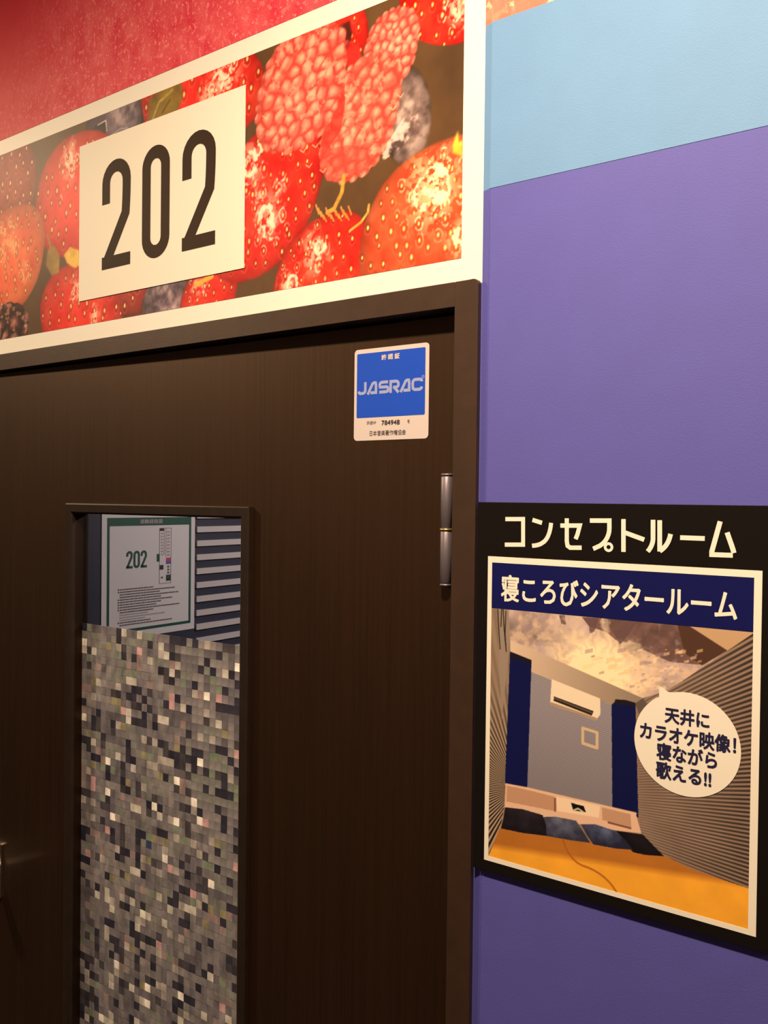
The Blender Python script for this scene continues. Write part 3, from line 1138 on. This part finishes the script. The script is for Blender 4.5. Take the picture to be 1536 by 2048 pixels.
# ------------------------------------------------------------------ licence sticker on the door
st = empty('licence_sticker', HINGE, AJAR)
tag(st, 'small white and blue licence sticker at the upper right of the door', 'sticker')
tx0, tx1 = (atd(712, 700)[0] + atd(706, 880)[0]) / 2, (atd(860, 685)[0] + atd(856, 879)[0]) / 2
tz1, tz0 = (atd(712, 700)[1] + atd(860, 685)[1]) / 2, (atd(706, 880)[1] + atd(856, 879)[1]) / 2
bm_obj('backing', poly_bm(rrect(tx0, tx1, tz0, tz1, 0.005), -0.0005, -0.00005), M['sticker_white'], st)


def stk(u_, v_):          # position on the sticker measured on a close-up of it (1536 x 1331)
    return atd(660 + u_ / 5.12, 660 + v_ / 5.12)


bx0, bx1 = (stk(285, 245)[0] + stk(272, 900)[0]) / 2, (stk(985, 180)[0] + stk(970, 870)[0]) / 2
bz1, bz0 = (stk(285, 245)[1] + stk(985, 180)[1]) / 2, (stk(272, 900)[1] + stk(970, 870)[1]) / 2
bm_obj('blue_field', poly_bm(rrect(bx0, bx1, bz0, bz1, 0.0016), -0.0007, -0.0005), M['sticker_blue'], st)


def stext(name, body, u0, v0, u1, v1, h, m, bold=0.0):
    p, q = stk(u0, v0), stk(u1, v1)
    zc = (p[1] + q[1]) / 2
    return text(name, body, p[0], q[0], zc - h / 2, zc + h / 2, -0.0009, m, st, bold)


stext('caption', '許 諾 証', 533, 278, 717, 268, 0.0066, M['sticker_white'], 0.035)
# wordmark of six heavy rounded letters
lx = [stk(u_, 580)[0] for u_ in (292, 385, 498, 612, 722, 838, 948)]
lz0, lz1 = (stk(330, 662)[1] + stk(900, 630)[1]) / 2, (stk(460, 527)[1] + stk(900, 490)[1]) / 2
H_ = lz1 - lz0
WS = 0.0038


def L(i, u_, v_):
    return (lx[i] + (lx[i + 1] - lx[i]) * u_, lz0 + H_ * v_)


def arcp(pts, n=6):
    out = []
    for k_ in range(0, len(pts) - 2, 2):
        out += curve(pts[k_], pts[k_ + 1], pts[k_ + 2], n)[(1 if out else 0):]
    return out


letters = [
    [[L(0, .80, 1), L(0, .80, .45)] + curve(L(0, .80, .40), L(0, .80, .12), L(0, .50, .12), 5) + [L(0, .30, .12)] + curve(L(0, .28, .12), L(0, .10, .12), L(0, .08, .30), 4)],
    [[L(1, .05, .0), L(1, .45, .75)] + curve(L(1, .47, .80), L(1, .58, .93), L(1, .76, .88), 4) + [L(1, .80, .7), L(1, .80, .0)], [L(1, .30, .12), L(1, .80, .12)]],
    [[L(2, .88, .88), L(2, .36, .88)] + curve(L(2, .34, .88), L(2, .12, .86), L(2, .14, .66), 4) + curve(L(2, .16, .52), L(2, .2, .50), L(2, .5, .50), 3)
     + curve(L(2, .7, .5), L(2, .90, .5), L(2, .88, .30), 4) + curve(L(2, .88, .2), L(2, .86, .12), L(2, .64, .12), 3) + [L(2, .10, .12)]],
    [[L(3, .12, .0), L(3, .12, .88), L(3, .55, .88)] + curve(L(3, .6, .88), L(3, .86, .86), L(3, .84, .64), 4) + curve(L(3, .84, .55), L(3, .8, .42), L(3, .56, .42), 3) + [L(3, .34, .42)],
     [L(3, .46, .42), L(3, .86, .0)]],
    [[L(4, .05, .0), L(4, .45, .75)] + curve(L(4, .47, .80), L(4, .58, .93), L(4, .76, .88), 4) + [L(4, .80, .7), L(4, .80, .0)], [L(4, .30, .12), L(4, .80, .12)]],
    [[L(5, .95, .70)] + curve(L(5, .95, .76), L(5, .94, .88), L(5, .70, .88), 4) + [L(5, .40, .88)] + curve(L(5, .36, .88), L(5, .12, .88), L(5, .12, .60), 4)
     + [L(5, .12, .40)] + curve(L(5, .12, .36), L(5, .12, .12), L(5, .40, .12), 4) + [L(5, .70, .12)] + curve(L(5, .72, .12), L(5, .94, .12), L(5, .95, .32), 4)]]
for lt in letters:
    bm_obj('letter', ribbon_bm(lt, -0.0009, WS), M['sticker_pale'], st)
rc = stk(957, 478)
bm_obj('registered_mark', ribbon_bm([[(rc[0] + .0018 * math.cos(i * math.pi / 6), rc[1] + .0018 * math.sin(i * math.pi / 6)) for i in range(12)]], -0.0009, .0005, closed=True), M['sticker_pale'], st)
text('registered_letter', 'R', rc[0] - .0007, rc[0] + .0008, rc[1] - .001, rc[1] + .001, -0.0009, M['sticker_pale'], st)
stext('caption', '許諾№', 380, 952, 474, 948, 0.0046, M['black_ink'], 0.0)
stext('licence_number', '784948', 533, 948, 717, 944, 0.0056, M['black_ink'], 0.012)
stext('caption', '号', 795, 938, 820, 937, 0.0046, M['black_ink'], 0.0)
stext('caption', '日本音楽著作権協会', 410, 1056, 780, 1047, 0.0066, M['black_ink'], 0.0)

# ------------------------------------------------------------------ concept-room poster on the violet wall
PO = 0.0085                                    # face of the board, proud of the wall plane
poster = empty('room_poster', (0, 0, 0))
tag(poster, 'black framed poster advertising a lie-down theatre room on the violet wall', 'poster')
qx0, qx1 = -0.4638, -0.1490
qz0, qz1 = 1.2858, 1.6985
bm_obj('board', poly_bm([(qx0, qz0), (qx1, qz0), (qx1, qz1), (qx0, qz1)], -PO, REC - 0.0005), M['black'], poster, bevel=0.0004, seg=1)
fx0, fx1 = -0.4497, -0.1648
fz0, fz1 = 1.2982, 1.6384


def atp(px, py):
    return at(px, py, PO)


def p5(u_, v_):                                # positions measured on close-ups of the poster
    return atp(950 + u_ / 2.6212, 1000 + v_ / 2.6212)


def p6(u_, v_):
    return atp(950 + u_ / 2.6212, 1230 + v_ / 2.6212)


def p7(u_, v_):
    return atp(950 + u_ / 2.6212, 1540 + v_ / 2.6212)


FW = 0.0052
slab_with_hole('white_frame', (fx0, fx1), (fz0, fz1), (fx0 + FW, fx1 - FW * 1.35, fz0 + FW, fz1 - FW * 1.3), -PO - 0.0003, -PO, M['white'], poster)
ix0, ix1, iz0, iz1 = fx0 + FW, fx1 - FW * 1.35, fz0 + FW, fz1 - FW * 1.3
hz_ = (p5(87, 568)[1] + p5(1455, 690)[1]) / 2
box('title_band', ix0, ix1, -PO - 0.0002, -PO, hz_, iz1, M['navy'], poster)

# heading in heavy square letters
S5 = lambda *pts: [p5(*p) for p in pts]
WT = 0.0046
glyphs = [
    [S5((160, 100), (253, 100), (253, 234), (157, 234))],
    [S5((302, 104), (352, 120)), [*curve(p5(400, 120), p5(392, 205), p5(352, 226), 6), *curve(p5(352, 226), p5(335, 238), p5(300, 240), 4)[1:]]],
    [S5((448, 134), (550, 134), (538, 180), (528, 205)), S5((482, 96), (482, 215), (486, 240), (500, 250), (560, 250))],
    [S5((603, 108), (705, 108), (705, 150)) + curve(p5(704, 165), p5(695, 215), p5(655, 240), 6) + S5((620, 256))],
    [S5((779, 100), (779, 272)), S5((779, 168), (888, 208))],
    [S5((934, 104), (934, 190)) + curve(p5(934, 205), p5(932, 240), p5(906, 270), 5),
     S5((969, 106), (969, 270)), curve(p5(969, 268), p5(1015, 240), p5(1026, 178), 7)],
    [S5((1076, 197), (1205, 202))],
    [S5((1286, 112), (1242, 270), (1242, 286), (1352, 290)), S5((1322, 170), (1350, 250), (1358, 278))]]
for gl_ in glyphs:
    bm_obj('heading_letter', ribbon_bm(gl_, -PO - 0.0004, WT), M['white'], poster)
rc = p5(701, 247)
bm_obj('heading_letter', ribbon_bm([[(rc[0] + .0036 * math.cos(i * math.pi / 8), rc[1] + .0036 * math.sin(i * math.pi / 8)) for i in range(16)]], -PO - 0.0005, .0028, closed=True), M['white'], poster)

# title line
ta, tb = p5(140, 458), p5(1373, 555)
tzc = (p5(250, 465)[1] + p5(1310, 553)[1]) / 2
text('title_text', '寝ころびシアタールーム', ta[0], tb[0], tzc - 0.0142, tzc + 0.0142, -PO - 0.0004, M['white'], poster, 0.027)

# the printed photograph of the room
ph = Sheet(ix0, ix1, iz0, hz_, 0.00062, 2, 9)
cloud, cl2, fine = ph.noise(45, 4), ph.noise(110, 4), ph.noise(260, 3)
ph.C[:] = (150, 120, 100)


def fan(vp, count, phase=0.0):
    a_ = np.arctan2(ph.Z - vp[1], ph.X - vp[0])
    return 0.5 + 0.5 * np.sin(a_ * count + phase)


def pput(pts, color):
    ph.put(ph.poly(pts), color)


# ceiling picture: a pale burst among violet and cream clouds
ceil_pts = [p6(150, -40), p6(1480, 40), p6(1470, 110), p6(1000, 400), p6(880, 436), p6(185, 132)]
bc = p6(640, 290)
dist = np.hypot(ph.X - bc[0], (ph.Z - bc[1]) * 1.3)
rays_ = 0.5 + 0.5 * np.sin(np.arctan2(ph.Z - bc[1], ph.X - bc[0]) * 17 + cloud * 26)
ca_ = np.array([176, 156, 158]) * (0.60 + 0.70 * cloud)[..., None]
warm_ = np.clip((cl2 - 0.45) / 0.25, 0, 1)[..., None]
ca_ = ca_ * (1 - warm_ * 0.55) + np.array([236, 204, 176]) * warm_ * 0.55
vi = np.clip((ph.noise(60, 3) - 0.52) / 0.15, 0, 1)[..., None] * 0.5
ca_ = ca_ * (1 - vi) + np.array([146, 130, 158]) * vi
glow = np.clip(1.1 - dist / 0.075, 0, 1)
kk = np.clip(glow * (0.55 + 0.5 * rays_) + glow ** 3, 0, 1)[..., None]
ca_ = ca_ * (1 - kk) + np.array([255, 232, 196]) * kk
ph.put(ph.poly(ceil_pts), ca_)
dk = [p6(560, 10), p6(860, 25), p6(1125, 55), p6(1325, 185), p6(1190, 262), p6(1020, 245), p6(880, 180), p6(760, 150), p6(690, 90), p6(600, 60)]
ph.put(ph.poly(dk) * np.clip((cloud - 0.34 + (ph.X - p6(560, 10)[0]) * 0.9) / 0.10, 0, 1) * 0.8, np.array([92, 66, 66]) * (0.7 + 0.6 * cl2)[..., None])
pput([p6(1060, 45), p6(1125, 55), p6(1325, 185), p6(1190, 265), p6(1100, 200)], (78, 54, 46))
for pts in ([(440, 0), (470, 0), (478, 52), (452, 45)], [(560, 10), (650, 15), (625, 95), (600, 100), (598, 60)], [(690, 25), (850, 35), (800, 110), (775, 140), (760, 155), (730, 100)]):
    ph.put(ph.poly([p6(*p) for p in pts]) * np.clip((cl2 - 0.36) / 0.12, 0, 1) * 0.85, (98, 76, 80))
rs = np.random.RandomState(3)
for i in range(150):
    u_, v_ = rs.uniform(560, 1180), rs.uniform(170, 410)
    if v_ > 0.42 * (u_ - 185) + 120 or v_ > 690 - 0.32 * u_ + 60:
        continue
    sz_ = rs.uniform(8, 38) * (0.5 + 0.5 * rs.rand())
    c_ = [(250, 214, 168), (150, 128, 140), (228, 190, 150), (244, 222, 196)][rs.randint(4)]
    ph.put(ph.poly([p6(u_, v_), p6(u_ + sz_ * 1.4, v_ - sz_ * .3), p6(u_ + sz_ * 1.4, v_ + sz_ * .4), p6(u_, v_ + sz_ * .7)]) * 0.5, c_)
pput([p6(1120, 55), p6(1470, 80), p6(1470, 90), p6(1325, 187)], (190, 158, 128))
# walls
beam = [p6(185, 130), p6(880, 436), p6(850, 462), p6(745, 442), p6(715, 472), p6(295, 302), p6(290, 238), p6(185, 196)]
gx = np.clip((ph.X - p6(185, 0)[0]) / (p6(880, 0)[0] - p6(185, 0)[0]), 0, 1)
ph.put(ph.poly(beam), (np.array([206, 184, 168]) * (1.03 - 0.35 * gx)[..., None]))
back = [p6(285, 236), p6(300, 300), p6(715, 470), p7(720, 200), p7(160, 70)]
bs = 0.5 + 0.5 * np.sin((ph.Z + (ph.X - p6(297, 0)[0]) * 0.12) * 2 * math.pi / 0.0021)
gz = np.clip((ph.Z - p7(500, 140)[1]) / 0.10, 0, 1)
ph.put(ph.poly([p6(290, 296), p6(716, 470), p7(722, 200), p7(270, 100)]), (np.array([132, 128, 142]) * (0.88 + 0.24 * bs)[..., None] * (0.95 + 0.12 * gz)[..., None]))
pput([p6(183, 190), p6(297, 236), p6(274, 908), p6(155, 888)], (14, 20, 78))
pput([p6(183, 190), p6(297, 236), p6(296, 262), p6(183, 225)], (24, 22, 38))
pput([p6(716, 470), p6(750, 442), p6(842, 462), p7(857, 250), p7(720, 200)], (14, 20, 74))
pput([p6(735, 442), p6(790, 445), p6(842, 460), p6(842, 478), p6(730, 466)], (30, 24, 34))
vpr = p6(78, 907)
f_r = fan(vpr, 430)
rw = [p6(850, 462), p6(880, 436), p6(1010, 398), p6(1465, 92), p7(1465, 640), p7(990, 452), p7(872, 335), p7(857, 230)]
shade = np.clip((ph.X - p6(850, 0)[0]) / (p6(1455, 0)[0] - p6(850, 0)[0]), 0, 1)
ph.put(ph.poly(rw), (np.array([152, 130, 120]) * (1 - (0.25 + 0.45 * shade) * f_r)[..., None] * (0.92 + 0.16 * cloud)[..., None]))
pput([p6(842, 462), p6(880, 436), p6(905, 470), p6(860, 520), p6(852, 500)], (92, 82, 84))
# left wall, striped in perspective
f_l = fan(p6(230, 905), 95)
lw = [p6(60, -40), p6(176, -40), p6(184, 130), p6(184, 195), p6(157, 888), p7(152, 200), p7(132, 312), p7(80, 435), p7(60, 440)]
low = np.clip((p6(100, 350)[1] - ph.Z) / 0.09, 0, 1)
ph.put(ph.poly(lw), (np.array([152, 132, 118]) * (1 - (0.12 + 0.72 * low) * np.clip(f_l * 1.4 - .2, 0, 1))[..., None] * (0.95 + 0.25 * low)[..., None]))
pput([p6(120, -40), p6(176, -40), p6(184, 130), p6(140, 560), p6(128, 300)], (146, 132, 124))
for pts in ([(120, -30), (126, 90), (132, 178)], [(148, -30), (152, 60), (160, 150), (164, 192), (158, 100), (162, -20)], [(140, -30), (136, 60)]):
    ph.put(ph.line([p6(*p) for p in pts], .0011), (26, 22, 24))
# air conditioner
pput([p6(402, 336), p6(656, 438), p6(658, 520), p6(634, 552), p6(394, 470)], (232, 218, 200))
pput([p6(396, 455), p6(640, 540), p6(632, 553), p6(394, 470)], (168, 144, 122))
pput([p6(414, 426), p6(622, 504), p6(612, 528), p6(412, 450)], (46, 36, 34))
ph.put(ph.line([p6(416, 436), p6(612, 512)], .0009), (120, 104, 92))
# switch frame on the wall
for s_ in ([(565, 592), (640, 616), (640, 697), (565, 672), (565, 592)],):
    ph.put(ph.line([p6(*p) for p in s_], .0030), (206, 182, 158))
# headboard
pput([p7(162, 72), p7(275, 95), p7(842, 226), p7(872, 332), p7(740, 316), p7(350, 250), p7(155, 200)], (222, 186, 166))
pput([p7(168, 82), p7(275, 104), p7(415, 140), p7(415, 215), p7(165, 165)], (188, 146, 122))
pput([p7(665, 195), p7(815, 232), p7(820, 300), p7(668, 262)], (188, 148, 126))
ph.put(ph.line([p7(162, 75), p7(275, 96), p7(842, 228)], .0022), (226, 188, 162))
pput([p7(425, 138), p7(655, 188), p7(650, 250), p7(432, 215)], (236, 212, 190))
ph.put(ph.line([p7(420, 150), p7(420, 214)], .0022), (128, 84, 66))
ph.put(ph.line([p7(700, 275), p7(815, 305)], .0020), (120, 80, 66))
pput([p7(503, 172), p7(570, 188), p7(582, 222), p7(515, 212)], (18, 14, 14))
ph.put(ph.line([p7(520, 210), p7(540, 202), p7(565, 218)], .0018), (190, 190, 170))
# mattress
fl = [p7(128, 306), p7(600, 370), p7(990, 446), p7(1130, 520), p7(1470, 632), p7(1470, 880), p7(60, 470), p7(80, 430)]
d_back = np.clip((ph.Z - (p7(300, 430)[1] + (ph.X - p7(300, 430)[0]) * (p7(1150, 560)[1] - p7(300, 430)[1]) / (p7(1150, 560)[0] - p7(300, 430)[0]))) / 0.008 + 0.5, 0, 1)[..., None]
ph.put(ph.poly(fl), (np.array([240, 170, 56]) * (1 - d_back) + np.array([178, 112, 46]) * d_back) * (0.95 + 0.1 * cloud)[..., None])
cb = curve(p7(462, 370), p7(500, 490), p7(590, 510), 6) + curve(p7(590, 510), p7(690, 550), p7(742, 640), 6)[1:]
ph.put(ph.line(cb, .0022) * 0.8, (164, 92, 34))


def pillow(pts, color, dark_):
    pts = [p7(*p) for p in pts]
    k_ = ph.poly(pts)
    cx_, cz_ = np.mean([p[0] for p in pts]), np.mean([p[1] for p in pts])
    s_ = np.clip(1 - np.hypot(ph.X - cx_, (ph.Z - cz_) * 1.5) / 0.030, 0, 1)
    t_ = np.clip(s_ * 0.8 + (cl2 - 0.5) * 1.1 + (ph.Z - cz_) / 0.03, 0, 1)[..., None]
    ph.put(k_, np.asarray(dark_) * (1 - t_) + np.asarray(color) * t_)


pillow([(158, 195), (250, 205), (355, 236), (378, 300), (380, 346), (250, 330), (136, 306), (150, 250)], (44, 38, 50), (24, 20, 30))
pillow([(740, 318), (880, 338), (940, 400), (992, 452), (900, 446), (830, 432), (780, 380)], (30, 26, 36), (18, 15, 22))
pillow([(360, 246), (420, 244), (530, 265), (560, 310), (605, 382), (500, 368), (376, 346), (372, 290)], (104, 112, 142), (50, 52, 74))
pillow([(555, 284), (630, 284), (740, 320), (790, 370), (828, 418), (740, 412), (620, 390), (585, 340)], (92, 104, 144), (36, 38, 62))
ph.build('room_photo', M['print_gloss'], poster, -PO - 0.0001)

# speech balloon
bc = p6(1115, 690)
brx = (p6(1396, 700)[0] - p6(836, 640)[0]) / 2
brz = (p6(1080, 402)[1] - p6(1180, 965)[1]) / 2
bcx, bcz = (p6(1396, 700)[0] + p6(836, 640)[0]) / 2, (p6(1080, 402)[1] + p6(1180, 965)[1]) / 2
out = []
tail = [p6(1014, 404), p6(968, 376), p6(966, 430)]
for i in range(72):
    a_ = math.radians(i * 5)
    p = (bcx + brx * math.cos(a_), bcz + brz * math.sin(a_))
    if tail[2][0] - 0.001 < p[0] < tail[0][0] + 0.001 and p[1] > bcz:
        if len(tail) == 3:
            out += tail
            tail = tail[:]
            tail.append(0)
        continue
    out.append(p)
bm_obj('speech_balloon', poly_bm(out, -PO - 0.0006, -PO - 0.0002), M['white'], poster)


def btext(body, a_, c_, h, bold=0.033):
    p, q = p6(*a_), p6(*c_)
    zc = (p[1] + q[1]) / 2
    text('balloon_text', body, p[0], q[0], zc - h / 2, zc + h / 2, -PO - 0.0008, M['navy_ink'], poster, bold)


btext('天井に', (998, 524), (1228, 552), 0.0152)
btext('カラオケ映像！', (868, 602), (1368, 682), 0.0162)
btext('寝ながら', (955, 715), (1268, 758), 0.0162)
btext('歌える!!', (952, 812), (1238, 856), 0.0162)

# ------------------------------------------------------------------ inside the room, seen through the pane
RX = -1.37                                     # side wall of the room, square to the door wall


def inr(px, py, off=0.0):
    """photo pixel -> (y, z) on the room's side wall"""
    d = ray(px, py)
    t = (RX + off - EYE.x) / d.x
    return (EYE.y + d.y * t, EYE.z + d.z * t)


rw_ = box('wall_room_side', RX - 0.08, RX, 0.115, 2.55, 0, CEIL, M['navy_wall'])
tag(rw_, 'navy side wall with white strips seen through the door window', 'wall', 'structure')
tag(box('wall_room_back', RX, 1.4, 2.5, 2.55, 0, CEIL, M['navy_wall']), 'dark back wall deep inside the room', 'wall', 'structure')
tag(box('wall_room_right', 1.32, 1.4, 0.115, 2.5, 0, CEIL, M['navy_wall']), 'dark far side wall inside the room', 'wall', 'structure')


def z6(u_, v_):
    return (100 + u_ / 3.339, 960 + v_ / 3.339)


sy0 = inr(*z6(974, 500))[0]
zt = [inr(*z6(985, t_))[1] for t_ in (311, 404, 496, 590, 682, 774, 868)]
zb = [inr(*z6(985, t_))[1] for t_ in (346, 440, 532, 628, 722, 815, 910)]
pitch_ = (zt[0] - zt[-1]) / 6
thick = sum(a_ - c_ for a_, c_ in zip(zt, zb)) / 7
for i in range(-4, 26):
    z1_ = zt[0] - i * pitch_
    if z1_ > CEIL - 0.05:
        continue
    o = box('wall_strip', RX, RX + 0.004, sy0, 2.48, z1_ - thick, z1_, M['slat'], rw_)

# evacuation sheet pinned on that wall
sheet = empty('evacuation_plan', (RX, 0, 0), math.radians(90))     # local x runs into the room, local -y faces the corridor side
tag(sheet, 'white evacuation plan sheet with green border seen through the door window', 'notice')


def ev(u_, v_):
    y_, z_ = inr(*z6(u_, v_), off=0.003)
    return (y_, z_)


ey0, ey1 = ev(348, 500)[0], ev(970, 500)[0]
ez1 = ev(660, 215)[1]
ez0 = ev(900, 1000)[1] - 0.0005
box('paper', ey0, ey1, -0.0016, -0.0004, ez0, ez1, M['paper'], sheet)
gy0, gy1 = ev(384, 500)[0], ev(944, 500)[0]
gz1, gz0 = ev(670, 250)[1], ev(930, 955)[1]
GW = (ev(400, 500)[0] - ev(384, 500)[0])
slab_with_hole('green_border', (gy0, gy1), (gz0, gz1), (gy0 + GW, gy1 - GW, gz0 + GW, ev(670, 303)[1]), -0.0020, -0.0016, M['green_ink'], sheet)
p, q = ev(603, 278), ev(752, 278)
hh_ = (ev(670, 262)[1] - ev(670, 290)[1])
zc = (ev(670, 262)[1] + ev(670, 290)[1]) / 2
text('heading', '避難経路図', p[0], q[0], zc - hh_ / 2, zc + hh_ / 2, -0.0024, M['light_grey_ink'], sheet, 0.02)
p, q = ev(512, 530), ev(650, 525)
zc, hh_ = (ev(580, 472)[1] + ev(580, 588)[1]) / 2, ev(580, 472)[1] - ev(580, 588)[1]
sw_ = (q[0] - p[0]) / 3.5 * 0.33
dw = (q[0] - p[0]) / 3 * 0.92
b_ = bmesh.new()


def small_two(x0, x1, z0, z1, sw, bm_):
    cx_, rr_ = (x0 + x1) / 2, (x1 - x0) / 2 - sw / 2
    top = z1 - sw / 2 - rr_
    pts = [(x0 + sw / 2, top - rr_ * .6), (x0 + sw / 2, top)]
    pts += [(cx_ + rr_ * math.cos(math.radians(180 - i * 30)), top + rr_ * math.sin(math.radians(180 - i * 30))) for i in range(1, 7)]
    pts += [(x1 - sw * .6, top - rr_ * .9), (x0 + sw * .56, z0 + sw * .5)]
    ribbon_bm([pts], -0.0020, sw, bm_)
    ribbon_bm([[(x0, z0 + sw / 2), (x1, z0 + sw / 2)]], -0.0020, sw, bm_)


st3 = (q[0] - p[0] - dw) / 2
small_two(p[0], p[0] + dw, zc - hh_ / 2, zc + hh_ / 2, sw_, b_)
small_two(p[0] + 2 * st3, p[0] + 2 * st3 + dw, zc - hh_ / 2, zc + hh_ / 2, sw_, b_)
cx_, rr_ = p[0] + st3 + dw / 2, dw / 2 - sw_ / 2
tz_, bz_ = zc + hh_ / 2 - dw / 2, zc - hh_ / 2 + dw / 2
ring = [(cx_ + rr_ * math.cos(math.radians(i * 30)), tz_ + rr_ * math.sin(math.radians(i * 30))) for i in range(7)]
ring += [(cx_ + rr_ * math.cos(math.radians(180 + i * 30)), bz_ + rr_ * math.sin(math.radians(180 + i * 30))) for i in range(7)]
ribbon_bm([ring], -0.0020, sw_, b_, closed=True)
bm_obj('room_number', b_, M['green_ink'], sheet)


def ebox(name, u0, v0, u1, v1, m, y=-0.0020):
    p, q = ev(u0, (v0 + v1) / 2), ev(u1, (v0 + v1) / 2)
    um = (u0 + u1) / 2
    return box(name, p[0], q[0], y, -0.0016, ev(um, v1)[1], ev(um, v0)[1], m, sheet)


# floor plan strip
mp_ = [ev(733, 505)[0], ev(812, 505)[0], ev(772, 690)[1], ev(772, 320)[1]]
lw_ = 0.0008
slab_with_hole('plan_outline', (mp_[0], mp_[1]), (mp_[2], mp_[3]), (mp_[0] + lw_, mp_[1] - lw_, mp_[2] + lw_, mp_[3] - lw_), -0.0020, -0.0016, M['grey_ink'], sheet)
ebox('plan_cell', 738, 324, 765, 340, M['black_ink'])
ebox('plan_cell', 736, 568, 760, 598, M['black_ink'])
ebox('plan_cell', 778, 632, 807, 672, M['black_ink'])
ebox('plan_cell', 780, 634, 805, 655, M['green_ink'], -0.0022)
ebox('plan_cell', 778, 518, 808, 542, M['pink_ink'])
ebox('plan_cell', 778, 542, 808, 560, M['violet_ink'])
ebox('plan_cell', 716, 494, 734, 545, M['green_ink'])
ebox('plan_cell', 764, 324, 768, 500, M['light_grey_ink'])
ebox('plan_cell', 776, 324, 780, 512, M['light_grey_ink'])
for k_ in range(8):
    ebox('plan_cell', 744, 352 + k_ * 20, 758, 362 + k_ * 20, M['light_grey_ink'])
    ebox('plan_cell', 786, 340 + k_ * 22, 802, 352 + k_ * 22, M['light_grey_ink'])
for k_ in range(3):
    ebox('plan_cell', 786, 572 + k_ * 20, 800, 584 + k_ * 20, M['grey_ink'])
ebox('plan_cell', 744, 645, 757, 658, M['grey_ink'])
# rows of fine print, too small to read
rs = random.Random(8)
rowz = np.linspace(ev(600, 722)[1], ev(640, 950)[1], 15)
lens = [.50, .84, .60, .90, .62, .80, .62, .55, .92, .50, .42, .68, .38, .46, .80]
lx0, lx1 = ev(468, 800)[0], ev(900, 800)[0]
lh = abs(rowz[1] - rowz[0]) * 0.5
for i, (z_, ln) in enumerate(zip(rowz, lens)):
    b_ = bmesh.new()
    x_ = lx0
    end = lx0 + (lx1 - lx0) * ln
    while x_ < end:
        wd = rs.uniform(0.003, 0.009)
        box_bm(x_, min(end, x_ + wd), -0.0019, -0.0016, z_ - lh / 2, z_ + lh / 2, b_)
        x_ += wd + rs.uniform(0.0004, 0.0012)
    bm_obj('print_line', b_, M['light_grey_ink'] if i in (10, 11, 12) else M['grey_ink'], sheet)
    if i in (0, 1, 4, 5, 6, 7, 8, 13):
        box('bullet', lx0 - 0.0042, lx0 - 0.0018, -0.0019, -0.0016, z_ - lh * .6, z_ + lh * .6, M['black_ink'], sheet)
